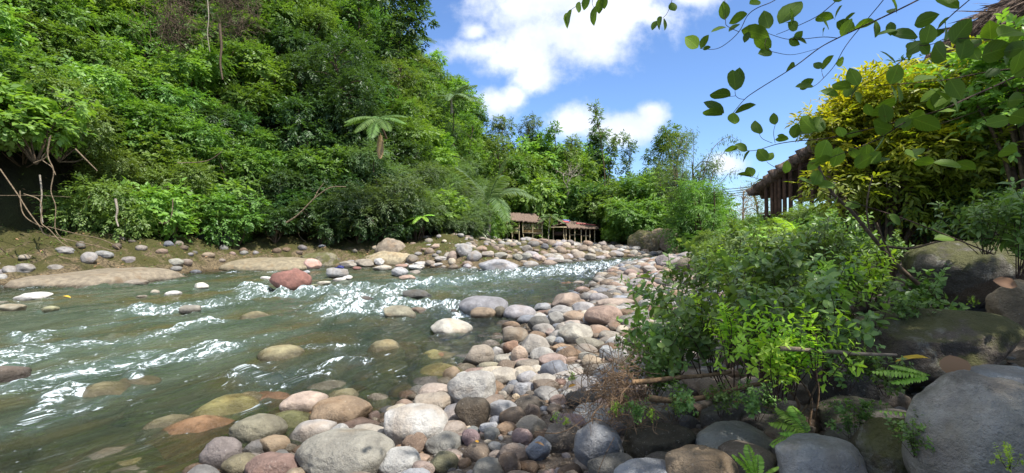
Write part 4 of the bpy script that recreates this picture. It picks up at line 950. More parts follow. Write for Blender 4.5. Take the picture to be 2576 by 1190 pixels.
tree(1870, 470, 34, 600, 60, 'pale brown dry looking bush at the far end of the house', M_DRY, name='dry_bush', crownfrac=.9, nblob=14, nsp=260, leafL=.12, leafW=.03, barkm=M_PALE)
tree(1890, 450, 36, 600, 70, 'soft green bush behind the lowest corner of the thatched roof', ML[3], name='shrub', crownfrac=.9, nblob=14, nsp=500, leafL=.14, leafW=.05)
# skyline and crest trees on the left hill
for i, (u, v, w, Yd, mt, lb, kw) in enumerate([
    (1010, -60, 170, 50, ML[2], 'dark tree with big hanging leaves overhanging the sky at top', dict(leafL=.5, leafW=.2, nblob=20, nsp=800, crownfrac=.8)),
    (1060, 190, 120, 50, ML[4], 'olive tree spilling down the skyline below the top tree', dict(nblob=18, nsp=900, crownfrac=.9, leafL=.3)),
    (900, -80, 160, 48, ML[0], 'mid green tree touching the top of the picture left of the skyline', dict(nblob=20, nsp=900, crownfrac=.8)),
    (1140, 215, 110, 55, ML[3], 'grey green bamboo like tree on the skyline step', dict(nblob=16, nsp=1000, crownfrac=.9, leafW=.08)),
    (1190, 300, 110, 56, ML[0], 'rounded green tree where the skyline dips', dict(nblob=15, nsp=800, crownfrac=.9)),
    (1010, 150, 150, 46, ML[4], 'fine leaved tall tree inside the skyline', dict(nblob=18, nsp=1100, crownfrac=.9, leafL=.22, leafW=.09)),
    (840, 110, 240, 36, ML[2], 'large dark glossy tree in the middle of the hillside', dict(nblob=26, nsp=2000, crownfrac=.7, leafL=.25, leafW=.11)),
    (700, -60, 200, 42, ML[4], 'olive green creeper covered tree at the top edge', dict(nblob=20, nsp=1300, crownfrac=.9, leafL=.2)),
    (1250, 345, 120, 57, ML[4], 'creeper covered tree on the last hump of the hill', dict(nblob=16, nsp=1200, crownfrac=.95, leafL=.22)),
    (1305, 400, 80, 58, ML[0], 'green tree ending the hump above the big palm', dict(nblob=14, nsp=900, crownfrac=.95, leafL=.22))]):
    p = P(u, v+60, Yd); zb = min(p[2]-2, terr1(p[0], Yd)); zb = max(zb, p[2]-11)
    tree(u, v, Yd, v+200, w, lb, mt, zb=zb, seed=900+i, **kw)
# understorey belt behind the huts
ru = random.Random(4)
for i in range(74):
    u = ru.uniform(1325, 1800); Yd = ru.uniform(56.5, 72) if u < 1560 else ru.uniform(55, 66); p = P(u, 560, Yd); g = terr1(p[0], Yd)
    k = ru.choice(['mid', 'mid', 'broad', 'broad', 'small', 'dark', 'broad']) ; s = ru.uniform(1.0, 1.9)
    make_bush('shrub', ru.choice(KINDS[k]), (p[0], Yd, g+1.2*s+ru.random()*(5.5 if u < 1480 else 3.5)*(1 if Yd > 60 else .3)), (s, s, s*1.2), ru.uniform(0, 6.28), DESC[k]+(' high' if Yd > 62 else ' low')+' in the far belt '+['above the left hut', 'above the gap between the huts', 'above the red roofed hut', 'right of the red roofed hut', 'under the leaning stems', 'behind the hanging bamboo'][int(np.searchsorted([1375, 1410, 1500, 1590, 1680], u))], 'shrub', DESC[k]+'s behind the huts')
for i, (u, v, Yd, s, k, lb) in enumerate([(1585, 548, 53, 1.6, 'broad', 'lush bright shrub mound right of the red roofed hut'), (1600, 560, 50, 1.7, 'mid', 'green shrub draped above the mossy cliff boulder'),
    (1650, 558, 50.5, 1.1, 'broad', 'bright shrub on top of the tan cliff boulder'), (1530, 520, 55, 1.9, 'mid', 'rounded shrub behind the bright mound'), (1690, 575, 49.5, 1.2, 'broad', 'light green shrub spilling over the dark cliff boulder'),
    (1110, 545, 36, 1.25, 'broad', 'bright shrub hanging over the bank right of the grey green one'), (1150, 560, 39, 1.1, 'broad', 'lowest bright shrub over the far end of the bank'), (1395, 520, 57, 1.3, 'broad', 'yellowish bush behind the gap between the huts'),
    (1530, 593, 50, .45, 'broad', 'tiny plant at the right foot of the red roofed hut'), (1045, 545, 33, 1.3, 'grey', 'feathery grey green shrub overhanging the bank before the bright one'), (950, 520, 31, 1.5, 'grey', 'big feathery grey green shrub spreading over the bank'),
    (1620, 500, 56, 2.0, 'mid', 'dense shrub under the leaning stems'), (1480, 530, 57, 1.9, 'dark', 'dark shrub right behind the red roofed hut'), (1440, 505, 59, 1.9, 'mid', 'green shrub above the red roofed hut')]):
    make_bush('shrub', KINDS[k][i % len(KINDS[k])], P(u, v, Yd), (s, s, s*.9), i*1.3, lb, 'shrub')
rg = np.random.default_rng(91); n_ = 26000
lx = rg.uniform(-30, 2, n_); ly = rg.uniform(9, 46, n_); a_, s_a, _ = sdist(lx, ly, LB); f_, s_f, _ = sdist(lx, ly, FT); nz = fbm(lx*.5, ly*.5, 0, 3, 88)
ok = (s_a*a_ > .45) & (s_f*f_ < 1.5); lx, ly, nz, hd = lx[ok], ly[ok], nz[ok], (s_a*a_)[ok]; lz = terrain(lx, ly); pos = np.stack([lx, ly, lz+.01], 1)
def scatter(name, sel, L0, W0, up, mt, lab, cat):
    p = pos[sel]; m_ = len(p); d = rg.normal(size=(m_, 3))*np.array([1, 1, .3])+np.array([0, 0, up]); n = rg.normal(size=(m_, 3))*.5+np.array([.1, -.4, 1.])
    me = leaf_mesh(name, p, d, n, rg.uniform(.6, 1.3, m_)*L0, rg.uniform(.6, 1.3, m_)*W0, rg.uniform(0, 1, m_), TS); me.materials.append(mt); tag(obj(name, me, None), lab, cat, kind='stuff')
sel = rg.uniform(size=len(lx)) < .16
scatter('leaf_litter', sel, .13, .06, .1, M_DRY, 'dry fallen leaves scattered over the left bank', 'leaf litter')
sel = (nz+rg.normal(size=len(lx))*.25 > .12) & ~sel & (hd > .8)
scatter('bank_weeds', sel, .15, .05, .75, ML[4], 'low mossy weeds growing over the left bank', 'weeds')
# dead pale tree
def dead(seed, H, depth=4):
    rg = np.random.default_rng(seed); lines = []
    def br(p, d, L, r, k):
        q = p+d*L; mid = (p+q)/2+rg.normal(size=3)*.06*L; lines.append((dens_pl([p, mid, q], 3), np.linspace(r, r*.6, 7)))
        if k > 0:
            for _ in range(3 if k > 1 else 2): br(q, nrm(d+rg.normal(size=3)*.62+np.array([0, 0, .05])), L*.72, r*.58, k-1)
    br(np.zeros(3), np.array([0, 0, 1.]), H*.32, H*.022, depth); return tubes('branches', lines, 5)
dt = obj('dead_tree', dead(3, 4.8), M_PALE); dt.location = P(1425, 500, 55.6); tag(dt, 'bare pale dead tree with many branches above the gap between the huts', 'tree')
# ------------------------------------------------------------------ palms and ferns
def frond_arrays(base, d, L, droop, nl, leafL, leafW, rg, hang=.35, plane_up=np.array([0, 0, 1.])):
    d = nrm(np.array(d, float)); tpar = np.linspace(0, 1, nl); pts = base+d*(tpar*L)[:, None]+np.array([0, 0, -1.])*(droop*L*tpar**2)[:, None]
    tg = nrm(np.gradient(pts, axis=0)); side = nrm(np.cross(tg, plane_up+1e-3)); P_, D_, N_, L_ = [], [], [], []
    for s in (-1, 1):
        prof = np.sin(np.clip(tpar*.92+.08, 0, 1)*math.pi)**.55
        P_.append(pts[2:]); D_.append((side*s*.9+tg*.6+np.array([0, 0, -hang])+rg.normal(size=tg.shape)*.05)[2:]); N_.append((np.cross(tg, side)*-1+side*s*.3)[2:]); L_.append((leafL*prof)[2:])
    n = np.concatenate(N_); n = np.where(n[:, 2:3] < 0, -n, n)
    return pts, np.concatenate(P_), np.concatenate(D_), n, np.concatenate(L_)
TB = (np.array([(0, 0, 0), (.35, .5, 0), (.35, -.5, 0), (.75, .35, -.04), (.75, -.35, -.04), (1, 0, -.12)]), [(0, 2, 1, 1), (1, 2, 4, 3), (3, 4, 5, 5)])
TB = (TB[0], [(0, 2, 1), (1, 2, 4), (1, 4, 3), (3, 4, 5)])
def palm(name, loc, fr, L, label, trunk=None, mt=M_PALM, leafL=.5, leafW=.05, nl=34, cat='palm', r=.03, fname='frond'):
    e = empty(name, loc, label, cat); rg = np.random.default_rng(int(abs(loc[0]*100))+5)
    for (az, el, dr, k) in fr:
        az, el = R(az), R(el); d = (math.cos(az)*math.cos(el), math.sin(az)*math.cos(el), math.sin(el))
        pts, p, dd, n, l = frond_arrays(np.zeros(3), d, L*k, dr, nl, leafL*k, leafW, rg)
        me = leaf_mesh(fname, p, dd, n, l, np.full(len(p), leafW), rg.uniform(0, 1, len(p)), TB); me.materials.append(mt); f = obj(fname, me, None, e)
        st = tubes('rachis', [(pts, np.linspace(r, r*.2, len(pts)))], 5); st.materials.append(mt); obj('rachis', st, None, f)
    if trunk: 
        tk = tubes('trunk', [trunk], 8); tk.materials.append(M_BARK if 'fern' in name else M_PALE); obj('trunk', tk, None, e)
    return e
allr_ = [(a, 20+15*math.sin(a), .55, 1) for a in range(0, 360, 40)]
palm('palm', P(1228, 512, 41), [(200, 60, .35, 1), (150, 65, .5, .9), (20, 50, .6, 1.0), (-20, 40, .6, 1), (-70, 30, .8, 1), (60, 60, .4, .9), (-130, 20, .9, .95), (-100, -20, .6, 1.0), (180, 10, .8, .9), (0, 75, .3, 1), (-60, 60, .5, 1)], 5.6,
     'big drooping grey green palm beside the left hut', leafL=1.15, leafW=.10, nl=40, trunk=(np.array([(0, .6, -3.2), (0, .3, -1.5), (0, 0, 0)]), np.array([.22, .2, .16])))
palm('palm', P(1135, 245, 53), [(20, 30, .45, 1), (-10, 15, .55, 1.1), (5, 45, .35, 1.1), (50, 35, .5, .9), (-40, 25, .7, 1), (100, 40, .5, .8), (160, 30, .5, .8), (-90, 20, .7, .9), (0, 55, .4, .9)], 3.6,
     'palm with stiff dark fronds poking out of the skyline', leafL=.8, leafW=.09, trunk=(np.array([(0, .4, -1.6), (0, .2, -.7), (0, 0, 0)]), np.array([.15, .13, .12])))
palm('palm', P(1018, 92, 53), [(10, 15, .35, 1), (-15, 0, .3, 1), (30, 30, .4, 1), (-50, 20, .6, .9), (90, 40, .5, .8), (150, 30, .5, .8)], 3.6,
     'palm whose pale fronds stick out under the top tree', leafL=.6, leafW=.07, trunk=(np.array([(0, .4, -1.6), (0, .2, -.7), (0, 0, 0)]), np.array([.15, .13, .12])))
palm('palm', P(1384, 546, 52), [(a, 50-20*(i % 3), .6, .8+.1*(i % 3)) for i, a in enumerate(range(0, 360, 42))], 1.7,
     'small slender palm between the two huts', leafL=.55, leafW=.07, nl=20, trunk=(np.array([(-.2, 0, -2.5), (-.15, 0, -1.2), (0, 0, 0)]), np.array([.06, .05, .045])))
palm('tree_fern', P(952, 300, 28), [(195, 12, .45, 1), (165, 20, .35, .8), (225, 12, .45, 1.1), (250, 0, .55, 1.1), (275, -10, .5, 1.15), (300, 0, .5, 1.1), (330, 10, .4, 1.1), (-10, 22, .35, 1.0), (60, 40, .4, .7), (120, 40, .4, .7)], 1.9,
     'tree fern with flat light green fronds halfway up the hillside', mt=M_TFERN, leafL=.5, leafW=.05, nl=52, cat='fern', trunk=(np.array([(.2, 1.0, -.9), (.1, .4, -.4), (0, 0, 0)]), np.array([.07, .06, .05])))
palm('hanging_fern', P(957, 335, 27), [(280, -80, .1, 1)], 1.3, 'dead yellow brown frond hanging below the tree fern', mt=M_DRY, leafL=.3, leafW=.06, cat='fern')
palm('fern', P(1062, 545, 31), [(160, 20, .3, 1), (190, 5, .4, 1), (-60, 10, .5, .8), (250, 10, .6, .9), (20, 30, .4, .7)], 1.3, 'bright yellow green fern hanging over the bank near the bright shrub', mt=M_FERN, leafL=.3, leafW=.06, nl=26, cat='fern')
palm('palm', P(10, 340, 21), [(-20, 10, .4, 1), (10, 25, .4, 1), (-60, 15, .5, 1)], 1.7, 'large leaved fronds at the left edge above the dark hollow', mt=ML[1], leafL=.6, leafW=.16, nl=16)
def fern(u, v, Yd, fr, L, label, leafL=.05, leafW=.014, nl=24):
    return palm('fern', P(u, v, Yd), fr, L, label, mt=M_FERN, leafL=leafL, leafW=leafW, nl=nl, cat='fern', r=.0022)
fern(2035, 1095, 2.35, [(100, 55, .3, .9), (170, 35, .35, 1), (-170, 20, .5, 1), (140, 50, .3, 1), (-150, 15, .5, 1), (190, 25, .3, .8), (-20, 25, .6, .5)], .22, 'fan shaped bright fern above the smooth bluish grey boulder', .06, .0075, 24)
fern(1905, 1215, 2.0, [(110, 75, .3, 1.2), (150, 60, .35, 1.1), (-160, 50, .5, 1), (-20, 60, .35, .9), (60, 70, .4, 1), (180, 70, .35, 1.2)], .17, 'light green climbing fern in front of the grey green boulder', .028, .010, 17)
fern(2340, 945, 2.15, [(178, 14, .18, 1.2), (188, 2, .15, .9), (170, 25, .2, .8)], .22, 'bright pinnate frond reaching left from the largest grey boulder', .045, .014, 17)
fern(2330, 1050, 2.0, [(175, 15, .15, 1), (190, -5, .2, .8)], .2, 'small fern sprig beside the left side of the largest grey boulder', .03, .012, 11)
fern(2180, 700, 4.4, [(150, 30, .4, 1), (-150, 25, .5, 1), (20, 30, .5, .8), (90, 50, .4, .8)], .35, 'soft dark fern beside the low grey stone', .09, .02)
fern(2000, 585, 9, [(150, 30, .4, 1), (-150, 25, .5, 1), (20, 30, .5, .9), (90, 50, .4, .8), (-90, 40, .5, 1), (200, 50, .4, 1), (-40, 50, .4, 1)], .75, 'big bright bracken fern in front of the house posts', .17, .03, 26)
fern(1940, 600, 11, [(150, 30, .4, 1), (-150, 25, .5, 1), (20, 30, .5, .9), (90, 50, .4, .8), (-90, 40, .5, 1)], .7, 'bracken fern at the left corner of the house', .17, .03, 26)
# ------------------------------------------------------------------ near shrubs on the right bank
def stemshrub(seed, H, nst, mt, leafL, leafW, spread=.6, nodes=11, tm=TM, r=.0045):
    rg = np.random.default_rng(seed); P_, D_, N_, L_, W_, Ti = [], [], [], [], [], []; lines = []
    for s in range(nst):
        a = rg.uniform(0, 6.28); sp = rg.uniform(.05, 1)*spread; h = H*rg.uniform(.55, 1.05)
        b0 = np.array([math.cos(a), math.sin(a), 0])*rg.uniform(0, .12)*H; top = b0+np.array([math.cos(a)*sp*H, math.sin(a)*sp*H, h]); mid = (b0+top)/2+rg.normal(size=3)*.07*H+np.array([0, 0, .06*H])
        pl = dens_pl([b0, mid, top], 8); lines.append((pl, np.linspace(r, r*.35, len(pl))))
        subs = [pl]
        for k in range(rg.integers(1, 4)):
            i0 = rg.integers(6, 14); q = pl[i0]; dd = nrm(rg.normal(size=3)*.7+np.array([math.cos(a)*.6, math.sin(a)*.6, .45])); e = q+dd*H*rg.uniform(.2, .4)
            s2 = dens_pl([q, (q+e)/2+rg.normal(size=3)*.02, e], 6); lines.append((s2, np.linspace(r*.6, r*.25, len(s2)))); subs.append(s2)
        for si, pl2 in enumerate(subs):
            nn = nodes if si == 0 else nodes//2+1; rot = rg.uniform(0, 3.14)
            for k in range(nn):
                f = (.22+.78*(k+1)/nn) if si == 0 else (.15+.85*(k+1)/nn); ii = min(f, .999)*(len(pl2)-1); i0 = int(ii); q = pl2[i0]*(1-(ii-i0))+pl2[i0+1]*(ii-i0)
                tg = nrm(pl2[i0+1]-pl2[i0]); s_ = nrm(np.cross(tg, [.3, .2, 1.])); u_ = np.cross(s_, tg); rot += 1.35+rg.normal()*.2
                for sg in (0, math.pi):
                    rd = s_*math.cos(rot+sg)+u_*math.sin(rot+sg); d = rd*.9+tg*.45+rg.normal(size=3)*.15+np.array([0, 0, -.05])
                    P_.append(q); D_.append(d); N_.append(tg*.7+np.array([0, 0, .7])+rg.normal(size=3)*.22); z = rg.uniform(.65, 1.15)*(1-.35*(k == nn-1)); L_.append(leafL*z); W_.append(leafW*z); Ti.append(rg.uniform(0, .7)+.3*f)
    me = leaf_mesh('foliage', np.array(P_), np.array(D_), np.array(N_), np.array(L_), np.array(W_), np.clip(np.array(Ti), 0, 1), tm); me.materials.append(mt)
    st = tubes('stems', lines, 5); st.materials.append(M_TWIG); return me, st
NS = [stemshrub(50+i, .75, 10, M_NEAR, .082, .05, .62, 9, TF) for i in range(4)]
NL = [stemshrub(70+i, .7, 12, M_NEAR, .095, .045, .6, 11, TM) for i in range(3)]
NB = [stemshrub(80+i, .42, 7, M_NEARB, .062, .024, .45, 8, TF) for i in range(3)]
def vlimit(u): return float(np.interp(u, [1540, 1600, 1660, 1710, 1760, 1850, 2000, 2150, 2300], [860, 810, 770, 700, 625, 560, 520, 510, 470]))
def near(u, vbase, Yd, s, pr, label, group=None, rz=0, name='shrub', z=None):
    p = P(u, vbase, Yd)
    if z is not None: p[2] = z
    if name == 'shrub':
        vb_ = CY-(p[2]-CAMH)/Yd*F; s = min(s, max(vb_-vlimit(u), 40)/(.72*F/Yd))
    e = empty(name, p, label, 'shrub', group, rz); e.scale = (s,)*3
    a = obj('foliage', pr[0], None, e); b2 = obj('stems', pr[1], None, e); return e
rn = random.Random(21)
i = 0
for (u, v, Yd, s, lb) in [(1640, 1010, 3.3, .55, 'thin leafy twigs at the left end of the near shrub mass'), (1560, 880, 4.6, .75, 'leafy sprig reaching over the pink boulders'), (1700, 960, 3.5, .85, 'dark leafy shrub above the upper driftwood branch'),
    (1790, 950, 3.4, .95, 'leafy shrub over the middle of the driftwood'), (1850, 985, 3.0, .9, 'dark shrub with upright stems right of the driftwood'), (1960, 1000, 2.9, .9, 'shrub whose stems rise beside the bare stick'),
    (1760, 800, 4.6, .9, 'shrub hiding the cobbles behind the driftwood'), (1870, 820, 4.0, .95, 'shrub in the centre of the green mass'), (1990, 830, 3.6, .9, 'shrub behind the bright new shoots'), (2090, 850, 3.4, .8, 'shrub left of the broad brown boulder'),
    (1650, 930, 3.9, .7, 'sparse sprigs over the speckled cobbles left of the shrub mass'), (1715, 860, 4.3, .75, 'leafy sprigs beside the red brown boulder'), (1610, 1000, 3.15, .5, 'leafy sprig rising out of the flood debris'), (1900, 930, 2.7, .7, 'leafy shrub between the driftwood and the bare stick'),
    (2080, 960, 2.7, .75, 'low shrub left of the bright pinnate frond'), (2200, 800, 3.9, .6, 'shrub in front of the low grey stone'), (2280, 830, 3.4, .4, 'sprig standing before the broad brown boulder')]:
    near(u, v, Yd, s, NS[i % 4], lb, rz=i*1.1); i += 1
for k in range(27):
    Yd = 3.9+8*rn.random()**1.2; u = rn.uniform(1730, 2330) if Yd < 7 else rn.uniform(1740, 2200); p = P(u, 600, Yd); g = terr1(p[0], Yd)
    d_, s_, _ = sdist(np.array([p[0]]), np.array([Yd]), RB)
    if d_[0] < 3.1 : continue
    o = near(u, 600, Yd, rn.uniform(.8, 1.25), rn.choice(NS+NL), 'leafy green shrub in the right bank thicket, '+('front row ' if Yd < 5.5 else 'middle rows ' if Yd < 8 else 'back rows ')+('near the cobbles' if u < 1850 else 'below the house corner' if u < 2000 else 'below the golden shrub' if u < 2150 else 'beside the dark boulders'), 'shrubs in the right bank thicket', rn.uniform(0, 6), z=g-.05)
for k in range(40):
    Yd = rn.uniform(11, 34); x0 = np.interp(Yd, RB[:, 1], RB[:, 0]); x = x0+rn.uniform(3.3, 8); g = terr1(x, Yd); kd = rn.choice(['mid', 'small', 'broad', 'grey']); s = rn.uniform(.28, .45)*(1+Yd/60)
    uu_ = CX+x/Yd*F; s = min(s, max(((CY-vlimit(uu_))/F*Yd+CAMH-g)/2.4, .15))
    make_bush('shrub', rn.choice(KINDS[kd]), (x, Yd, g+.9*s), s, rn.uniform(0, 6), DESC[kd]+' between the right hand cobbles and the house', 'shrub', DESC[kd]+'s below the house')
for (u, v, Yd, s, lb) in [(1920, 960, 2.35, .8, 'bright yellow green new shoots standing out of the dark shrubs'), (1990, 985, 2.3, .65, 'bright young shoots right of the tallest bright ones'), (1840, 930, 2.5, .75, 'small bright shoots left of the tallest bright ones'), (2190, 760, 3.5, .9, 'bright shoots rising beside the low grey stone'),
    (1765, 860, 3.2, .7, 'pale green shoots among dark leaves on the left'), (2060, 960, 2.2, .7, 'bright shoots over the bare stick'), (1820, 700, 5.0, 1.3, 'bright leafy top of the bank above the cobbles'), (2100, 800, 3.2, .9, 'light green shoots before the brown boulder'), (1950, 1000, 2.25, .7, 'lowest bright shoots under the bare stick')]:
    near(u, v, Yd, s, NB[int(u) % 3], lb, rz=u)
for (u, v, Yd, s, lb) in [(2480, 640, 3.2, .95, 'light green leafy branch above the lichen patched boulder'), (2560, 700, 3.0, 1.1, 'leafy green branches at the right edge over the boulders'), (2570, 560, 3.4, 1.1, 'leafy branches hanging in at the right edge')]:
    near(u, v, Yd, s, NL[int(u) % 3], lb, rz=u)
for k, (u, v, Yd, s, pr) in enumerate([(2180, 560, 6.8, 1.1, 0), (2260, 600, 6.4, .9, 1), (2350, 570, 6.6, 1.1, 2), (2440, 585, 5.9, 1.1, 0), (2520, 600, 5.6, 1.2, 1), (2570, 520, 5.2, 1.2, 2), (2400, 500, 6.4, 1.2, 0), (2300, 500, 7.0, 1.1, 1),
    (2100, 640, 5.4, .8, 2), (2160, 690, 4.9, .7, 0), (2060, 720, 4.6, .8, 1), (1960, 700, 5.3, .9, 2), (1860, 700, 5.8, .9, 0), (1800, 745, 5.2, .7, 1), (2560, 640, 4.2, .9, 2), (2240, 690, 5.2, .6, 0), (1760, 690, 7, .8, 1), (1790, 640, 8.5, 1.0, 2)]):
    near(u, v, Yd, s, NL[pr], 'loose dark leafed shrub '+['left of the retaining wall', 'on the retaining wall', 'above the retaining wall', 'over the lichen patched boulder', 'behind the ochre boulder', 'at the right edge under the golden shrub', 'in the shade under the golden shrub', 'below the lower golden bush', 'in the middle of the right slope', 'left of the stone behind the leaning trunk', 'behind the bright shoots', 'upper centre of the thicket', 'upper left of the thicket', 'on the cobble side of the thicket', 'just above the ochre boulder', 'at the foot of the leaning trunk', 'at the top of the cobbles', 'beyond the top of the cobbles'][k], rz=k)
for k, (u, v, Yd, s) in enumerate([(1700, 1060, 2.65, .28), (1600, 1075, 2.75, .22), (1900, 1060, 2.6, .3), (2120, 985, 2.5, .35), (2150, 1110, 2.3, .28), (1980, 1100, 2.5, .2), (2300, 1150, 1.9, .22), (1810, 1050, 2.7, .25), (2230, 1000, 2.4, .3)]):
    near(u, v, Yd, s, NS[k % 4], 'low leafy plant '+['under the curved branch', 'between the debris and the dark brown boulder', 'below the bare shrub', 'left of the pinnate frond', 'above the dark olive boulder', 'beside the fan shaped fern', 'between the olive and the largest boulder', 'behind the grey green boulder', 'under the pinnate frond'][k], rz=k*2)
# golden shrub
def bigbush(name, u, v, Yd, rx, rz_, mt, label, nsp, leafL, leafW, seed, tip=False, nb=26, spl=.2, lps=8, cat='shrub'):
    rg = np.random.default_rng(seed); bl = []
    for i in range(nb):
        d = nrm(rg.normal(size=3)); r = rg.uniform(.1, .75); rr_ = rg.uniform(.2, .36); bl.append((d[0]*r*rx, d[1]*r*rx*.8, d[2]*r*rz_, rr_*rx, rr_*rx, rr_*rx*.75))
    bl = np.array(bl); pos, d, n, L, Wd, ti = crown(rg, bl, nsp, spl, lps, leafL, leafW, droop=.15)
    tp = np.clip((pos[:, 2]/rz_)*.9-(pos[:, 0]/rx)*.45-.05+rg.normal(size=len(pos))*.22, 0, 1)
    me = leaf_mesh('foliage', pos, d, n, L, Wd, ti, TM if Yd < 9 else TS, tp); me.materials.append(mt)
    c = P(u, v, Yd); g = terr1(c[0], Yd); e = empty(name, c, label, cat); obj('foliage', me, None, e)
    st = tubes('stems', [(dens_pl([(0, 0, g-c[2]), np.array(b[:3])*.4+np.array([0, 0, (g-c[2])*.4]), b[:3]], 4), np.linspace(.035, .008, 9)) for b in bl], 5); st.materials.append(M_BARK); obj('stems', st, None, e); return e
bigbush('golden_shrub', 2300, 300, 6.6, 1.35, 1.2, M_GOLD, 'tall golden yellow shrub lit by the sun in front of the thatched house', 3400, .105, .036, 5, nb=40)
bigbush('golden_shrub', 2120, 330, 6.8, .7, .6, M_GOLD, 'small golden shrub lobe hanging over the thatch on the left of the tall one', 700, .10, .034, 15, nb=16)
bigbush('golden_shrub', 2230, 445, 6.4, 1.15, .75, M_GOLD, 'lower yellow green part of a bush under the tall golden one', 1700, .10, .034, 6)
bigbush('shrub', 2590, 400, 6.2, 1.0, 1.5, ML[2], 'dark green bush filling the shade at the right edge', 1500, .10, .04, 8)
bigbush('shrub', 2600, 180, 5.4, 1.0, .8, ML[1], 'bright green leaves under the thatch in the top right corner', 700, .10, .055, 9)
bigbush('shrub', 2420, 330, 6.9, 1.3, 1.2, ML[2], 'dark leafed bush mixed into the right side of the golden shrub', 1500, .09, .035, 12)
bigbush('shrub', 2480, 560, 6.2, 1.1, .7, ML[2], 'dark bush in the hollow behind the lichen patched boulder', 900, .08, .03, 10)

# ------------------------------------------------------------------ overhanging branch (nearest leaves)
ob = empty('overhanging_tree', (4.6, .2, .8), 'near tree whose dark twigs with round leaves hang across the sky from the right', 'tree')
BR = [([(2420, -60), (2309, 0), (2232, 38), (2156, 73), (2107, 96), (2061, 121), (1998, 168), (1904, 227), (1873, 250), (1845, 283)], 1.75, 4.2, 1.4),
 ([(1873, 250), (1860, 248), (1851, 241), (1849, 230)], 1.75, 1.5, 1.2), ([(1851, 241), (1835, 243), (1828, 241)], 1.75, 1.2, 1),
 ([(2240, -30), (2222, 0), (2173, 59), (2128, 115), (2100, 164), (2072, 196), (2047, 217), (2012, 224)], 1.7, 2.2, 1.2), ([(2072, 196), (2068, 184), (2067, 172)], 1.7, 1.2, 1),
 ([(2150, -40), (2103, 3), (2054, 42), (1988, 73), (1953, 87)], 1.85, 2.4, 1.2), ([(1990, -40), (1950, 0), (1905, 20), (1880, 40), (1859, 80), (1824, 112), (1796, 124), (1761, 122)], 1.8, 2.2, 1.2), ([(1859, 80), (1830, 66), (1825, 50), (1823, -20)], 1.8, 1.6, 1.2),
 ([(2480, -40), (2438, 0), (2397, 35), (2358, 73), (2320, 108), (2281, 143), (2239, 175), (2190, 205), (2155, 224), (2140, 250)], 1.6, 3.0, 1.3),
 ([(2640, 150), (2576, 168), (2473, 183), (2365, 203), (2264, 211), (2200, 215)], 1.5, 4.0, 1.6),
 ([(2640, 130), (2576, 125), (2526, 105), (2438, 96), (2393, 101), (2327, 114), (2309, 110), (2300, 98)], 1.45, 2.6, 1.4),
 ([(2640, 150), (2526, 206), (2438, 245), (2369, 276), (2295, 297), (2229, 313), (2142, 335), (2072, 349), (2002, 355), (1953, 363), (1907, 377), (1880, 379), (1859, 372)], 1.7, 4.5, 1.2),
 ([(1950, 360), (1946, 335), (1950, 314)], 1.7, 1.2, 1), ([(1943, 360), (1918, 349), (1909, 334)], 1.7, 1.2, 1),
 ([(2295, 297), (2264, 315), (2211, 349), (2142, 377), (2072, 402), (2019, 414)], 1.65, 2.6, 1.3), ([(2060, 404), (1990, 430), (1960, 425), (1935, 412), (1928, 404)], 1.65, 1.5, 1),
 ([(2010, 450), (1940, 456), (1915, 452), (1896, 446), (1888, 440)], 1.75, 1.4, 1), ([(2500, 640), (2300, 560), (2180, 520), (2090, 490), (2010, 450)], 1.75, 3.5, 1.4),
 ([(2107, 96), (2072, 93), (2020, 98), (1977, 98), (1932, 84)], 1.8, 1.8, 1.2), ([(1932, 84), (1925, 120), (1960, 134), (2000, 137), (2061, 121)], 1.85, 1.5, 1),
 ([(1510, -60), (1490, -10), (1462, 8), (1440, 22), (1428, 32)], 2.1, 2.0, 1), ([(1490, -10), (1505, 0), (1518, -5)], 2.1, 1.5, 1), ([(1500, -20), (1490, 5), (1495, 22)], 2.1, 1.4, 1),
 ([(1700, -60), (1693, -10), (1680, 30), (1668, 45)], 2.1, 1.4, 1), ([(2295, 297), (2264, 260), (2240, 225)], 1.7, 1.4, 1), ([(2390, 270), (2380, 240), (2375, 210)], 1.6, 1.4, 1), ([(2600, 230), (2400, 300), (2320, 320), (2250, 300)], 1.9, 1.4, 1)]
lines = []
def pp(u, v, Yd): return P(u, v, Yd)-np.array(ob.location)
for pl, Yd, wpx, end in BR:
    q = dens_pl([pp(u, v, Yd+.06*math.sin(i*1.7+u)) for i, (u, v) in enumerate(pl)], 4)
    lines.append((q, np.linspace(wpx, end, len(q))*.5*Yd/F*1.05))
for ln in lines:
    tw_ = tubes('twig', [ln], 6); tw_.materials.append(M_TWIG); obj('twig', tw_, None, ob)
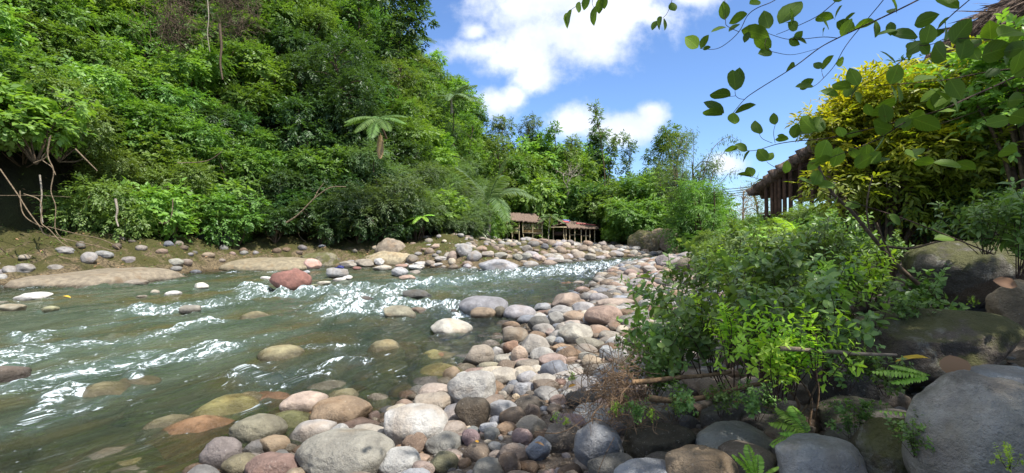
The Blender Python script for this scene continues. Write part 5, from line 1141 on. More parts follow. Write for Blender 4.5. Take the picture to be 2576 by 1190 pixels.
LV = [(1849, 228, -88, 58, 46, 1.75, .3), (1851, 222, -80, 50, 34, 1.78, .1), (1838, 241, 186, 60, 18, 1.75, .0), (1817, 289, 190, 62, 22, 1.74, .0), (1822, 285, 215, 58, 34, 1.77, .05), (1845, 283, 95, 36, 30, 1.73, .9), (1848, 284, -28, 54, 20, 1.75, .0),
 (1756, 120, 220, 42, 38, 1.78, .95), (1762, 122, -65, 36, 22, 1.82, .2), (1768, 124, -20, 20, 8, 1.82, .1), (2047, 217, 185, 44, 22, 1.7, .3), (2012, 224, -40, 40, 26, 1.72, .2), (2067, 172, -130, 24, 22, 1.7, .2), (2067, 174, -55, 44, 22, 1.72, .3),
 (1911, 337, -95, 42, 32, 1.7, .35), (1950, 314, -100, 30, 24, 1.7, .45), (1880, 379, -150, 34, 24, 1.7, .3), (1859, 372, 175, 36, 12, 1.7, .3), (1886, 380, 130, 34, 12, 1.7, .1), (1931, 404, -130, 38, 32, 1.65, .5), (1930, 404, -55, 26, 18, 1.67, .6), (1893, 444, -110, 28, 26, 1.75, .6), (1890, 442, 195, 36, 7, 1.75, .1), (1895, 448, 200, 34, 8, 1.76, .1), (1915, 453, 165, 34, 8, 1.75, .1),
 (2050, 330, 215, 58, 42, 1.68, .5), (2050, 332, -60, 52, 40, 1.7, .3), (2045, 334, 185, 50, 20, 1.72, .15), (2052, 328, -80, 42, 20, 1.75, .1), (1996, 348, -75, 38, 30, 1.72, .25), (1984, 350, 185, 34, 14, 1.74, .3), (1976, 345, 200, 20, 10, 1.74, .2),
 (2110, 240, 200, 44, 28, 1.65, .55), (2130, 246, -80, 32, 16, 1.66, .4), (2140, 222, 195, 52, 20, 1.64, .1), (2160, 215, -110, 50, 34, 1.62, .55), (2140, 250, -65, 44, 20, 1.65, .1),
 (2098, 4, -60, 36, 34, 1.8, .2), (2005, 75, 215, 30, 28, 1.85, .3), (1990, 62, -90, 40, 22, 1.84, .9), (1960, 60, -50, 80, 44, 1.86, .4), (1935, 72, -110, 46, 40, 1.84, .15), (1880, 35, 160, 50, 18, 1.8, .15), (1885, 10, -20, 36, 24, 1.8, .9), (1823, 50, -95, 44, 24, 1.8, .3), (1860, 60, 150, 34, 14, 1.8, .1), (1865, 75, 10, 70, 24, 1.78, .1), (1827, 68, 170, 38, 16, 1.8, .3), (1884, 80, 115, 28, 16, 1.78, .1),
 (1940, 120, 215, 54, 32, 1.85, .4), (1942, 130, 170, 40, 28, 1.87, .3), (1985, 98, 30, 30, 22, 1.82, .4), (2000, 100, -50, 28, 20, 1.82, .5), (2030, 110, -150, 40, 20, 1.82, .15), (2052, 45, -10, 50, 14, 1.83, .2), (2100, 50, -70, 42, 16, 1.83, .1), (2105, 55, 20, 50, 22, 1.82, .1), (2120, 60, -50, 38, 14, 1.8, .1), (2150, 68, -20, 50, 18, 1.74, .6), (2000, 165, 160, 40, 18, 1.8, .15), (2060, 42, 40, 42, 24, 1.8, .5), (2010, 60, 200, 30, 12, 1.86, .2), (2075, 70, 120, 26, 12, 1.8, .6), (2240, 55, 90, 34, 22, 1.66, .1),
 (2309, 92, 190, 66, 42, 1.45, .15), (2300, 62, -25, 60, 36, 1.47, .1), (2262, 76, 178, 50, 14, 1.45, .4), (2320, 70, 70, 32, 12, 1.46, .1), (2358, 73, -60, 34, 14, 1.6, .2), (2340, 95, -30, 40, 18, 1.6, .1), (2380, 150, -150, 66, 54, 1.4, .25), (2395, 110, -60, 66, 50, 1.42, .2), (2415, 150, -70, 70, 54, 1.42, .35), (2440, 110, 80, 50, 34, 1.45, .7), (2470, 140, -20, 80, 56, 1.35, .3), (2510, 90, -20, 90, 48, 1.3, .6), (2520, 110, 60, 60, 40, 1.4, .2), (2576, 120, 170, 60, 40, 1.35, .2),
 (2264, 211, -110, 52, 36, 1.55, .55), (2300, 205, -20, 60, 24, 1.52, .3), (2340, 225, 10, 70, 22, 1.5, .35), (2455, 205, 20, 60, 20, 1.5, .0), (2480, 195, -40, 40, 22, 1.48, .0), (2240, 214, 60, 50, 22, 1.55, .1),
 (2345, 277, -85, 34, 30, 1.6, 1.0), (2350, 274, -20, 40, 12, 1.62, .1), (2230, 310, -100, 50, 38, 1.66, .35), (2236, 285, -170, 52, 12, 1.68, .3), (2300, 300, 15, 70, 34, 1.62, .45), (2250, 320, -30, 46, 28, 1.64, .25), (2190, 290, -120, 34, 20, 1.66, .5), (2130, 340, -15, 40, 20, 1.7, .2), (2120, 345, -100, 30, 28, 1.66, .9), (2200, 300, 20, 40, 16, 1.7, .15),
 (2080, 352, 110, 60, 44, 1.6, .95), (2060, 356, 60, 56, 34, 1.62, .9), (2110, 370, 100, 50, 42, 1.62, .8), (2050, 362, 10, 54, 14, 1.64, .1), (2090, 400, 170, 50, 20, 1.6, .5), (2060, 400, 130, 36, 24, 1.6, .9), (1975, 436, -80, 32, 24, 1.64, .95), (2010, 450, 10, 50, 20, 1.66, .6), (2045, 465, -60, 44, 36, 1.66, .4), (2060, 470, -15, 50, 24, 1.66, .5), (2150, 420, -40, 44, 40, 1.6, .5), (2160, 400, -130, 40, 12, 1.6, .0), (2240, 400, 175, 50, 14, 1.6, .0), (2275, 385, 10, 70, 36, 1.6, .35), (2190, 410, -50, 36, 34, 1.6, .55), (2290, 395, -40, 40, 16, 1.62, .0), (2350, 410, 190, 50, 26, 1.55, .7), (2400, 410, 10, 56, 24, 1.55, .3),
 (2420, 420, -160, 60, 30, 1.5, .6), (2450, 400, -30, 40, 18, 1.5, .1), (2576, 250, 175, 60, 40, 1.25, .2), (2590, 300, 190, 70, 40, 1.3, .3), (2560, 380, 180, 60, 30, 1.4, .4), (2540, 300, 170, 50, 34, 1.5, .5),
 (1428, 32, 100, 44, 20, 2.1, .35), (1438, 24, 110, 46, 12, 2.1, .15), (1458, 4, 100, 30, 18, 2.1, .2), (1480, -12, 110, 36, 22, 2.1, .4), (1498, 14, 100, 48, 16, 2.1, .2), (1506, -2, 80, 34, 20, 2.1, .3), (1520, -12, 90, 32, 20, 2.1, .2), (1688, 6, 70, 26, 22, 2.1, .4), (1665, 42, 120, 32, 18, 2.1, .2), (1660, 44, 100, 32, 16, 2.12, .4), (1652, 52, 120, 26, 14, 2.1, .3), (1670, 46, 80, 30, 14, 2.1, .2)]
rg = np.random.default_rng(77); P_, D_, N_, L_, W_, Ti = [], [], [], [], [], []; pet = []
for (u, v, an, L, wd, Yd, tn) in LV:  # tn: leaf tone, brighter where sunlight shining through is put into the colour
    a = R(an); d = np.array([math.cos(a), rg.normal()*.18, -math.sin(a)]); sq = min(wd/(L*.72), 1.25)
    s = nrm(np.cross(np.array([0, -1., 0]), nrm(d))); tilt = math.acos(min(sq, 1)) if sq < 1 else 0; tilt *= rg.choice((-1, 1))*.95
    n = np.array([0, -1., 0])*math.cos(tilt)+s*math.sin(tilt); n = n+rg.normal(size=3)*.08
    if n[2] < 0 and tn < .3: n = n*1.0
    P_.append(pp(u, v, Yd)); D_.append(d); N_.append(-n if n[2] < 0 else n); L_.append(L*Yd/F); W_.append(max(wd, L*.62)*Yd/F); Ti.append(tn)
brs = [b for b in BR if b[1] < 1.8 and max(q[0] for q in b[0]) > 2150]
for k in range(80):
    pl, Yd, _, _ = brs[rg.integers(len(brs))]; j = rg.integers(len(pl)-1); f = rg.uniform(); u = pl[j][0]*(1-f)+pl[j+1][0]*f; v = pl[j][1]*(1-f)+pl[j+1][1]*f
    if u < 2080 or rg.uniform() > (u-1950)/400: continue
    a = rg.uniform(0, 2*math.pi); Yd = Yd+rg.uniform(-.02, .02); L = rg.uniform(32, 58)*(1.15 if u > 2350 else 1)
    P_.append(pp(u, v, Yd)); D_.append(np.array([math.cos(a), rg.normal()*.5, math.sin(a)-.25])); nn_ = np.array([rg.normal()*.5, -.8, .6+rg.normal()*.5]); N_.append(nn_); L_.append(L*Yd/F); W_.append(L*rg.uniform(.58, .78)*Yd/F); Ti.append(rg.uniform(.1, .8))
me = leaf_mesh('leaves', np.array(P_), np.array(D_), np.array(N_), np.array(L_), np.array(W_), np.array(Ti), TF); me.materials.append(M_BRANCHL); obj('leaves', me, None, ob)
# the tree's own trunk and crown stand outside the frame, to the right of the camera
bl = []
rg = np.random.default_rng(8)
for i in range(36):
    bl.append((rg.uniform(-1.9, 4.2), rg.uniform(-3.6, 2.2), rg.uniform(3.8, 5.8), rg.uniform(.6, 1.0), rg.uniform(.6, 1.0), .55))
me = leaf_mesh('crown', *crown(rg, np.array(bl), 5200, .35, 8, .11, .08), TS); me.materials.append(M_BRANCHL); obj('crown', me, None, ob)
tk = tubes('trunk', [(dens_pl([(.6, -.9, -.6), (.5, -.8, 1.5), (.2, -.6, 3.2), (0, -.6, 4.6)], 5), np.linspace(.16, .07, 16))]+[(dens_pl([(.3, -.7, 2.6), (b[0]*.5, b[1]*.5, 3.6), b[:3]], 4), np.linspace(.06, .015, 9)) for b in bl], 8); tk.materials.append(M_BARK); obj('trunk', tk, None, ob)
# a second tree further back on the right keeps the house side in shade
tree(0, 0, 1, 0, 1, 'x', ML[0], zb=0) if False else None
e = empty('tree', (12.5, 7.5, 2.4), 'leafy tree shading the house from just outside the right edge', 'tree'); me, tk = treemesh(66, 6.5, 3.2, ML[0], crownfrac=.6, nblob=22, nsp=1500, leafL=.2, leafW=.1); obj('crown', me, None, e); obj('trunk', tk, None, e)

# ------------------------------------------------------------------ house with the thatched roof
def slab(name, quad, th, mt, parent, nu=40, nv=24, rag=.06, fringe=0):
    """thick ragged thatch slab over quad A,B,C,D (A-B along the eave, D-C along the ridge)"""
    A, B, Cc, D = [np.array(q, float) for q in quad]; nn = nrm(np.cross(B-A, D-A)); nn = nn if nn[2] > 0 else -nn
    uu, vv = np.meshgrid(np.linspace(0, 1, nu), np.linspace(0, 1, nv)); rg = np.random.default_rng(int(abs(A[0])*10)+3)
    Pt = (A[None, None]*((1-uu)*(1-vv))[..., None]+B*(uu*(1-vv))[..., None]+Cc*(uu*vv)[..., None]+D*((1-uu)*vv)[..., None])
    edge = (np.minimum(np.minimum(uu, 1-uu), np.minimum(vv, 1-vv)) < .001)
    outw = nrm(Pt-(A+B+Cc+D)/4); Pt = Pt+outw*(edge*rg.uniform(-rag, rag*2, uu.shape))[..., None]
    step = (np.mod(vv*7, 1))*th*.35
    top = Pt+nn*(th+step+rg.uniform(0, th*.45, uu.shape))[..., None]; bot = Pt+nn*(rg.uniform(-th*.3, 0, uu.shape))[..., None]
    V = np.concatenate([top.reshape(-1, 3), bot.reshape(-1, 3)]); n_ = nu*nv; f = grid_faces(nv, nu); Fs = [f, f[:, ::-1]+n_]
    rim = list(range(nu))+[i*nu+nu-1 for i in range(1, nv)]+[(nv-1)*nu+j for j in range(nu-2, -1, -1)]+[i*nu for i in range(nv-2, 0, -1)]
    Fs.append(np.array([(rim[i], rim[i]+n_, rim[(i+1) % len(rim)]+n_, rim[(i+1) % len(rim)]) for i in range(len(rim))]))
    return obj(name, mesh_np(name, V, Fs), mt, parent)
hp = P(2000, 520, 18); house = empty('thatched_house', (hp[0], 18, 1.5), 'large dark wooden house with a steep thatched roof rising to the right', 'house')
HL = np.array(house.location)
def boxm(name, lo, hi, mt, parent, org=None):
    lo, hi = np.array(lo, float), np.array(hi, float)
    if org is not None: lo, hi = lo-org, hi-org
    V = np.array([(x, y, z) for x in (lo[0], hi[0]) for y in (lo[1], hi[1]) for z in (lo[2], hi[2])]); Fc = np.array([(0, 1, 3, 2), (4, 6, 7, 5), (0, 4, 5, 1), (2, 3, 7, 6), (0, 2, 6, 4), (1, 5, 7, 3)])
    return obj(name, mesh_np(name, V, [Fc]), mt, parent)
P1 = P(1888, 489, 22); P2 = P(2590, -20, 14.2); ax = nrm(np.array([-(P2-P1)[1], (P2-P1)[0], 0])); ax = ax if ax[1] > 0 else -ax
slab('thatch_roof', [P1-HL, P1+ax*9-HL, P2+ax*9-HL, P2-HL], .22, M_THATCH, house, 30, 90, .16)
P3 = P2+(P2-P1)*np.array([1, 1, -1]); slab('thatch_roof', [P3-HL, P3+ax*9-HL, P2+ax*9-HL, P2-HL], .22, M_THATCH, house, 20, 40, .1)
dr_ = (P2-P1); drn = nrm(dr_*np.array([1, 1, 0])); hor = np.linalg.norm(dr_[:2])
def rk(u):   # point of the gable line on screen column u
    for k in np.linspace(-.02, 1.1, 800):
        q = P1+dr_*k
        if CX+q[0]/q[1]*F >= u: return q, k
    return P2, 1
for u in (1914, 1929, 1938, 1947, 1960, 1975, 1999, 2028, 2070, 2131, 2200, 2290):
    q, k = rk(u); q = q+ax*.35; zb = 1.55
    pst = tubes('post', [(np.array([(q[0], q[1], zb), (q[0]+.02, q[1], (zb+q[2])/2), (q[0], q[1], q[2]-.02)])-HL, .085)], 8); pst.materials.append(M_POST); obj('post', pst, None, house)
def walls(name, k0, k1, z0, ztop, setb, mt, th=.08):
    q0 = P1+dr_*k0+ax*setb; q1 = P1+dr_*k1+ax*setb; n = 26; V = []; Fc = []
    for i in range(n):
        t0 = i/n; t1 = (i+.9)/n
        for tt_ in (t0, t1):
            q = q0+(q1-q0)*tt_; zt = min(ztop, q[2]-.1) if ztop else q[2]-.05
            for s in (0, th*(1+.3*(i % 2))): V += [(q[0]+ax[0]*s, q[1]+ax[1]*s, z0), (q[0]+ax[0]*s, q[1]+ax[1]*s, zt)]
        b0 = i*8; Fc += [(b0, b0+4, b0+5, b0+1), (b0+2, b0+3, b0+7, b0+6), (b0, b0+1, b0+3, b0+2), (b0+4, b0+6, b0+7, b0+5), (b0+1, b0+5, b0+7, b0+3), (b0, b0+2, b0+6, b0+4)]
    return obj(name, mesh_np(name, np.array(V)-HL, [np.array(Fc)]), mt, house)
walls('railing', .02, .5, 1.9, 2.55, .5, M_PLANK); walls('wall', .30, 1.0, 1.4, None, 1.6, M_PLANK); walls('back_wall', .0, 1.0, 1.4, None, 8.5, M_PLANK)
fl0 = P1+ax*.2; fl1 = P2+ax*.2; flv = [(*fl0[:2], 1.8), (*fl1[:2], 1.8), (*(fl1+ax*8)[:2], 1.8), (*(fl0+ax*8)[:2], 1.8)]; V = np.array(flv+[(a, b_, 1.62) for a, b_, _ in flv])-HL
obj('floor', mesh_np('floor', V, [np.array([(0, 1, 2, 3), (7, 6, 5, 4), (0, 4, 5, 1), (1, 5, 6, 2), (2, 6, 7, 3), (3, 7, 4, 0)])]), M_PLANK, house)
rl = tubes('handrail', [(np.array([P1+dr_*.02+ax*.4, P1+dr_*.5+ax*.4])*np.array([1, 1, 0])+np.array([0, 0, 2.62])-HL, .04)], 6); rl.materials.append(M_BAMB); obj('handrail', rl, None, house)
# loose thatch ends top right
th = empty('thatched_eave', P(2540, 40, 8.5), 'frayed dark thatch eave in the top right corner above the bright leaves', 'roof')
rg = np.random.default_rng(31); n_ = 900; pos = np.stack([rg.uniform(-.5, 1.4, n_), rg.uniform(-.3, .5, n_), np.zeros(n_)], 1); pos[:, 2] = pos[:, 0]*.55+rg.uniform(-.1, .28, n_)
d = np.stack([-np.ones(n_)*.8, rg.normal(size=n_)*.2, -.55+rg.normal(size=n_)*.25], 1); nn_ = rg.normal(size=(n_, 3))+np.array([0, -1, .5])
me = leaf_mesh('thatch', pos, d, nn_, rg.uniform(.3, .7, n_), np.full(n_, .025), rg.uniform(0, 1, n_), TB); me.materials.append(M_THATCH); obj('thatch', me, None, th)
# power lines
for i, (v0, v1) in enumerate([(472, 468), (478, 474), (483, 480), (488, 486)]):
    a = P(1790, v0, 42); b2 = P(1900, v1, 24); a = a+(a-b2)*1.0; q = np.array([a+(b2-a)*k+np.array([0, 0, -.5*4*k*(1-k)*.4]) for k in np.linspace(0, 1, 14)])
    w_ = obj('power_line', tubes('power_line', [(q-q[0], .018)], 4), M_WIRE); w_.location = q[0]; tag(w_, 'thin black power line crossing the sky gap beside the thatched roof', 'power line', 'power lines beside the thatched roof')

# ------------------------------------------------------------------ huts
def hut(name, label, Yf, ridge, eave, vbase, posts, panels, extra=None, mroof=M_THATCH):
    (ru0, rv0), (ru1, rv1) = ridge; (eu0, ev0), (eu1, ev1) = eave; Yr = Yf+1.9; Yb = Yf+3.8
    c = P((eu0+eu1)/2, vbase, Yf); e = empty(name, c, label, 'hut'); c = np.array(c)
    E0, E1 = P(eu0, ev0, Yf), P(eu1, ev1, Yf); R0, R1 = P(ru0, rv0, Yr), P(ru1, rv1, Yr); B0 = R0+(R0-E0)*np.array([-.2, 1, -1]); B1 = R1+(R1-E1)*np.array([-.2, 1, -1])
    slab('thatch_roof', [E0-c, E1-c, R1-c, R0-c], .10, mroof, e, 40, 14, .13); slab('thatch_roof', [B0-c, B1-c, R1-c, R0-c], .10, mroof, e, 20, 8, .1)
    for (u, dz) in posts:
        for Yp, s in ((Yf+.25, 1), (Yf+3.0, .8)):
            k = (u-eu0)/(eu1-eu0); a = P(u, vbase+2, Yp); top = P(u, ev0+(ev1-ev0)*k-3, Yp); a[2] = terr1(a[0], Yp)-.15
            pst = tubes('post', [(np.array([a+np.array([dz*.1, 0, 0]), (a+top)/2, top])-c, .055*s)], 6); pst.materials.append(M_BAMB); obj('post', pst, None, e)
    for (nm, u0, v0, u1, v1, Yp, mt) in panels:
        a = P(u0, v1, Yp); b2 = P(u1, v0, Yp); boxm(nm, (a[0], Yp, a[2]), (b2[0], Yp+.06, b2[2]), mt, e, c)
    return e, c
M_PANEL = bark('woven_panel', (.22, .13, .05), (.42, .28, .12), 9)
h1, c1 = hut('left_hut', 'thatched bamboo stilt hut with woven half walls beside the big palm', 52, [(1284, 538), (1343, 541)], [(1283, 556), (1368, 562)], 600,
    [(1276, 0), (1287, 1), (1290, -1), (1306, 0), (1315, 2), (1340, 0), (1364, 0)],
    [('half_wall', 1316, 577, 1339, 586, 52.3, M_PANEL), ('half_wall', 1341, 576, 1363, 585, 52.35, M_PANEL), ('half_wall', 1292, 575, 1304, 588, 52.3, M_BAMB), ('floor', 1262, 587, 1366, 590, 54.2, M_PLANK), ('back_wall', 1262, 560, 1366, 590, 55.4, M_PLANK),
     ('rail', 1316, 573.6, 1364, 574.8, 52.2, M_BAMB), ('rail', 1291, 573.3, 1305, 574.6, 52.2, M_BAMB), ('rail', 1316, 585, 1364, 586.2, 52.15, M_BAMB), ('side_wall', 1262, 560, 1276, 587, 53.2, M_PLANK)])
h1.name = 'stilt_hut'
slab('side_roof', [P(1252, 561, 52.4)-c1, P(1252, 561, 55)-c1, P(1290, 551, 55)-c1, P(1290, 551, 52.4)-c1], .08, M_THATCH, h1, 10, 14, .1)
rg = random.Random(3)
for i in range(13):
    u = 1318+i*3.6; p = P(u, 563, 52.2); o = tubes('hanging_strip', [(np.array([p, p-np.array([0, 0, rg.uniform(.25, .55)])])-c1, .03)], 4); o.materials.append(M_BAMB); obj('hanging_strip', o, None, h1)
h2, c2 = hut('stilt_hut', 'long open hut with a faded red and blue patched roof right of the small palm', 52, [(1403, 554), (1488, 566)], [(1424, 575), (1506, 577)], 601,
    [(1392, 0), (1418, 2), (1424, 0), (1433, 0), (1446, 0), (1462, 0), (1474, 0), (1484, 0), (1496, 0)],
    [('floor', 1388, 592, 1500, 594, 54.5, M_PLANK), ('back_wall', 1390, 575, 1500, 594, 55.5, M_PLANK), ('balustrade', 1391, 583, 1417, 592, 52.4, M_PLANK), ('bench', 1466, 592, 1486, 594.5, 52.6, M_BAMB), ('bench', 1434, 590, 1446, 592, 52.5, M_BAMB), ('table', 1448, 589, 1462, 590.5, 53.4, M_BAMB)])
slab('side_roof', [P(1386, 571.5, 52)-c2, P(1386, 571.5, 54.5)-c2, P(1421, 561, 54.5)-c2, P(1421, 561, 52)-c2], .07, M_THATCH, h2, 10, 14, .08)
slab('side_roof', [P(1428, 572, 51.9)-c2, P(1428, 572, 54.5)-c2, P(1421, 561, 54.5)-c2, P(1421, 561, 51.9)-c2], .07, M_THATCH, h2, 10, 8, .08)
slab('awning', [P(1384, 572.5, 51.6)-c2, P(1426, 572.5, 51.6)-c2, P(1426, 570.5, 52.3)-c2, P(1384, 570.5, 52.3)-c2], .03, M_BAMB, h2, 14, 4, .02)
for (u0, u1, f, mt, nm) in [(1415, 1432, .93, M_BLUET, 'blue_patch'), (1440, 1492, .62, M_PINKT, 'red_patch'), (1408, 1424, .7, M_PINKT, 'red_patch')]:
    def rp(u, f_):
        k0 = (u-1403)/85; E = P(1424+(1506-1424)*k0, 575+2*k0, 52); Rr_ = P(1403+85*k0, 554+12*k0, 53.9); return E+(Rr_-E)*f_+np.array([0, -.05, .2])
    A, B, Cc, D = rp(u0, f-.12), rp(u1, f-.12), rp(u1-1, f+.04), rp(u0+1, f+.04)
    slab(nm, [A-c2, B-c2, Cc-c2, D-c2], .015, mt, h2, 12, 4, .04)

# ------------------------------------------------------------------ vines, driftwood, debris, fallen leaves
def vine(name, label, pls, mt=M_PALE, cat='vine', sides=6, group=None):
    p0 = P(pls[0][0][0][0], pls[0][0][0][1], pls[0][1]); e = None; L = []
    for pl, Yd, wpx in pls:
        q = [P(u, v, (Yd if np.isscalar(Yd) else np.interp(i, [0, len(pl)-1], Yd)))-p0 for i, (u, v) in enumerate(pl)]; q = dens_pl(q, 4); yy_ = Yd if np.isscalar(Yd) else Yd[0]
        L.append((q, np.linspace(wpx, wpx*.55, len(q))*.5*yy_/F))
    o = obj(name, tubes(name, L, sides), mt); o.location = p0; return tag(o, label, cat, group)
vine('liana', 'tangle of pale lianas looping down the left bank to the mossy stones', [([(0, 425), (45, 490), (70, 530), (100, 570), (115, 590), (180, 605), (240, 618), (290, 632), (297, 622), (250, 600), (200, 590), (120, 570)], 17.5, 3),
    ([(60, 488), (95, 500), (105, 520), (104, 560), (125, 578), (170, 620), (235, 616), (248, 608)], 17.4, 3), ([(128, 340), (120, 390), (135, 430), (128, 480), (140, 520), (140, 580), (170, 610)], 17.6, 3), ([(50, 480), (55, 530), (75, 555), (110, 572)], 17.8, 3), ([(0, 492), (100, 492), (180, 496)], 18.2, 2)], M_VINE)
vine('bare_branch', 'forked bare branch poking from the canopy over the dark hollow', [([(125, 345), (118, 380), (105, 400), (130, 420), (140, 440)], 18, 3), ([(85, 410), (110, 400), (120, 390)], 18, 3)], M_VINE)
vine('bare_branch', 'pale bare branch slanting through the leaves left of centre', [([(190, 375), (210, 395), (230, 415), (245, 430)], 18, 3.5)], M_VINE)
vine('bare_branch', 'leaning pale branch over the bank near the middle', [([(720, 560), (750, 540), (790, 500), (830, 472), (870, 470)], 24, 4), ([(790, 500), (800, 480), (815, 460)], 24, 3)], M_VINE)
vine('bare_branch', 'thin pale twig hanging in the dark under the canopy', [([(447, 410), (520, 405), (560, 380)], 19, 2.5)], M_VINE)
vine('bare_branch', 'small hooked twig dangling above the black boulder', [([(435, 500), (432, 540), (420, 560), (400, 560)], 18.5, 2.5)], M_VINE)
for i, (u, v0, v1, Yd, w) in enumerate([(552, 60, 200, 30, 7), (520, -20, 130, 29, 2.5), (290, 500, 570, 18.2, 6), (100, 440, 560, 18.4, 4)]):
    vine('slim_tree', 'slim bare trunk showing through the hillside leaves, '+['thickest near the top', 'thin and hanging from the top edge', 'short and mottled in the dark hollow', 'half hidden behind the lianas'][i], [([(u, v0), (u+5, v0*.6+v1*.4), (u+2, v0*.3+v1*.7), (u+8, v1)], Yd, w)], M_BARK if i == 0 else M_PALE, 'tree')
# hanging dry creeper curtains
for i, (u, v, Yd, w, h_) in enumerate([(590, 20, 33, 70, 120), (440, 50, 31, 90, 130)]):
    rg = np.random.default_rng(400+i); L = []
    p0 = P(u, v, Yd)
    for k in range(240):
        a = P(u+rg.normal()*w*.4, v+rg.uniform(-h_*.6, h_*.3), Yd-.9+rg.uniform(-.8, .5))-p0; ln = h_*rg.uniform(.15, .55)*Yd/F
        L.append((dens_pl([a, a+np.array([rg.normal()*.25, rg.normal()*.2, -ln*.35]), a+np.array([rg.normal()*.35, rg.normal()*.2, -ln*.7]), a+np.array([rg.normal()*.5, rg.normal()*.2, -ln])], 3), rg.uniform(.006, .016)))
    o = obj('dry_creeper', tubes('dry_creeper', L, 4), M_BARK); o.location = p0; tag(o, 'curtain of dry brown creeper '+['at the top edge right of a trunk', 'at the top edge left of a trunk'][i], 'creeper')
vine('driftwood_branch', 'long reddish branch lying over the debris, upper of two', [([(1590, 962), (1640, 958), (1700, 950), (1770, 945), (1840, 936)], 2.95, 14)], M_DRIFT, 'branch', 10)
vine('driftwood_branch', 'thick curved brown branch below the reddish one', [([(1630, 1000), (1690, 1008), (1760, 1002), (1830, 985), (1885, 970), (1960, 960)], 2.8, 16)], M_DRIFT, 'branch', 10)
vine('driftwood_branch', 'thin brown branch in the shade under the thick curved one', [([(1845, 1010), (1900, 1018), (1950, 1030), (1985, 1038)], 2.9, 5)], M_DRIFT, 'branch', 8)
vine('bare_stick', 'flat pale broken stick lying across the shrubs to the brown boulder', [([(1960, 876), (2060, 882), (2160, 890), (2255, 893)], 2.2, 13)], M_STICK, 'stick', 8)
vine('bare_shrub', 'leaning bare brown shrub rising between the leafy shrubs and dark boulders', [([(1990, 1060), (2010, 1020), (1985, 980), (1960, 950)], 2.9, 10), ([(2035, 1070), (2040, 1000), (2000, 940)], 2.9, 7), ([(2050, 1060), (2060, 980), (2045, 900)], 2.95, 5), ([(1995, 1060), (2030, 1020), (2070, 930), (2090, 880)], 2.85, 6)], M_ROOT, 'shrub')
vine('leaning_tree', 'thin dark trunk slanting behind the house side bushes', [([(2310, 715), (2250, 660), (2190, 590), (2140, 530), (2090, 480), (2050, 400)], 4.3, 11), ([(2190, 590), (2180, 520), (2195, 440)], 4.3, 5), ([(2270, 690), (2225, 610), (2205, 560)], 4.4, 6)], M_BARK, 'tree')
vine('branch', 'bare branch resting on the lichen patched boulder', [([(2230, 620), (2290, 625), (2350, 610), (2400, 598)], 4.5, 7)], M_BARK, 'branch')
vine('creeping_twig', 'thin creeping twig crossing the gravel beside the maroon boulder', [([(1345, 1086), (1400, 1090), (1440, 1075), (1480, 1045)], 2.9, 3)], M_ROOT, 'twig')
vine('creeping_twig', 'thin bent stalk in front of the slate grey boulder', [([(1500, 1200), (1520, 1150), (1545, 1100)], 2.4, 2.5)], M_ROOT, 'twig')
# root debris
rg = np.random.default_rng(55); L = []; p0 = P(1560, 985, 3.05)
for k in range(420):
    a = np.array([rg.normal()*.09, rg.normal()*.10, rg.normal()*.085+.02]); d = nrm(rg.normal(size=3)+np.array([-.3, -.3, -.3]))*rg.uniform(.05, .2)
    L.append((dens_pl([a, a+d*.5+rg.normal(size=3)*.02, a+d], 3), rg.uniform(.0008, .0028)))
o = obj('root_debris', tubes('root_debris', L, 4), M_ROOT); o.location = p0; tag(o, 'brown tangle of flood debris and roots at the left end of the branches', 'debris')
L = []
for k in range(160):
    u = rg.uniform(1420, 1640); v = rg.uniform(890, 1080); Yd = 3.2-(v-890)/190*.35; a = P(u, v, Yd)-p0; d = nrm(rg.normal(size=3)*np.array([1, .6, 1]))*rg.uniform(.08, .22); L.append((dens_pl([a, a+d*.5+rg.normal(size=3)*.03, a+d], 3), .0013))
o = obj('dry_grass', tubes('dry_grass', L, 4), M_ROOT); o.location = p0; tag(o, 'wispy dry grass stalks around the flood debris', 'dry grass', kind='stuff')
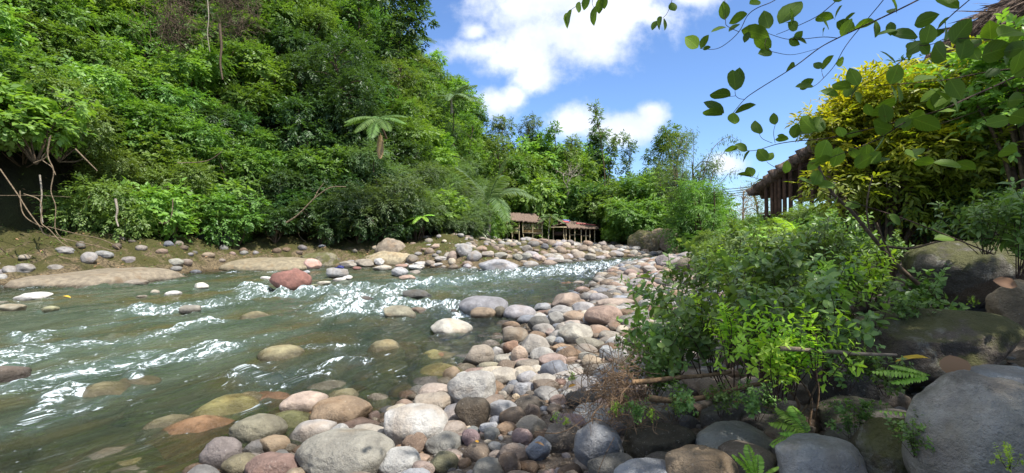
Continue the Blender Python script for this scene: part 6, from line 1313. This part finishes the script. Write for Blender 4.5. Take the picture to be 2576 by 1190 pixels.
# small green plants in gravel
for (u, v, Yd, s, lb) in [(1400, 1062, 3.1, .14, 'tiny green plant beside the dark brown stone in gravel'), (1425, 1075, 3.0, .14, 'tiny green plant on the maroon boulder edge'), (1440, 965, 3.7, .2, 'small leafy sprig at the left of the debris'), (1550, 1045, 2.8, .16, 'small round leaved seedling under the debris'), (1640, 1060, 2.7, .15, 'small seedling in the dark below the branches'),
    (2540, 1180, 1.5, .16, 'seedling before the largest grey boulder'), (1700, 1040, 2.8, .2, 'seedling beneath the curved branch'), (2450, 770, 3.3, .14, 'seedling between the brown and lichen patched boulders')]:
    near(u, v, Yd, s, NB[int(u) % 3], lb, name='seedling')
def leafone(u, v, Yd, L, wd, mt, label, an=-90, face=(0, -1, .35)):
    a = R(an); d = np.array([[math.cos(a), .1, -math.sin(a)]]); me = leaf_mesh('fallen_leaf', np.zeros((1, 3)), d, np.array([face], float), np.array([L*Yd/F]), np.array([wd*Yd/F]), np.array([.5]), TFL); me.materials.append(mt)
    o = obj('fallen_leaf', me, None); o.location = P(u, v, Yd); tag(o, label, 'leaf')
leafone(2405, 948, 2.05, 52, 80, M_DRY, 'broad tan dry leaf standing behind the largest grey boulder')
leafone(2340, 902, 2.4, 78, 16, M_YLEAF, 'narrow orange leaf on the broad brown boulder', 185, (0, -.3, 1))
leafone(2560, 720, 2.9, 50, 30, M_DRY, 'curled brown leaf on the ochre boulder', 200)
leafone(2295, 760, 3.8, 40, 14, M_DRY, 'pale dry leaf hanging in the leaning trunk', 80)
leafone(158, 745, 11.5, 18, 8, M_YLEAF, 'yellow leaf floating in the left shallows', 0, (0, -.2, 1))
leafone(1345, 1113, 2.95, 26, 10, M_DRY, 'orange brown dry leaf on the gravel', 10, (0, -.3, 1))
leafone(1430, 975, 3.6, 20, 10, M_YLEAF, 'yellow leaf beside the dark red stone', -30, (0, -.3, 1))
leafone(1195, 1110, 3.2, 10, 8, M_YLEAF, 'small yellow leaf by the maroon stone', 0, (0, -.4, 1))
_yb = hit(1335, 1178) or 3.2
q = P(1335, 1176, _yb); o = obj('bottle_cap', tubes('bottle_cap', [(np.array([(0, 0, 0), (0, 0, .012), (0, 0, .0125)]), np.array([.016, .015, .002]))], 14), M_PURP); o.location = (q[0], q[1], q[2]+.01); tag(o, 'small purple bottle cap lying in the gravel at the bottom', 'bottle cap')
print('objects', len(bpy.data.objects))
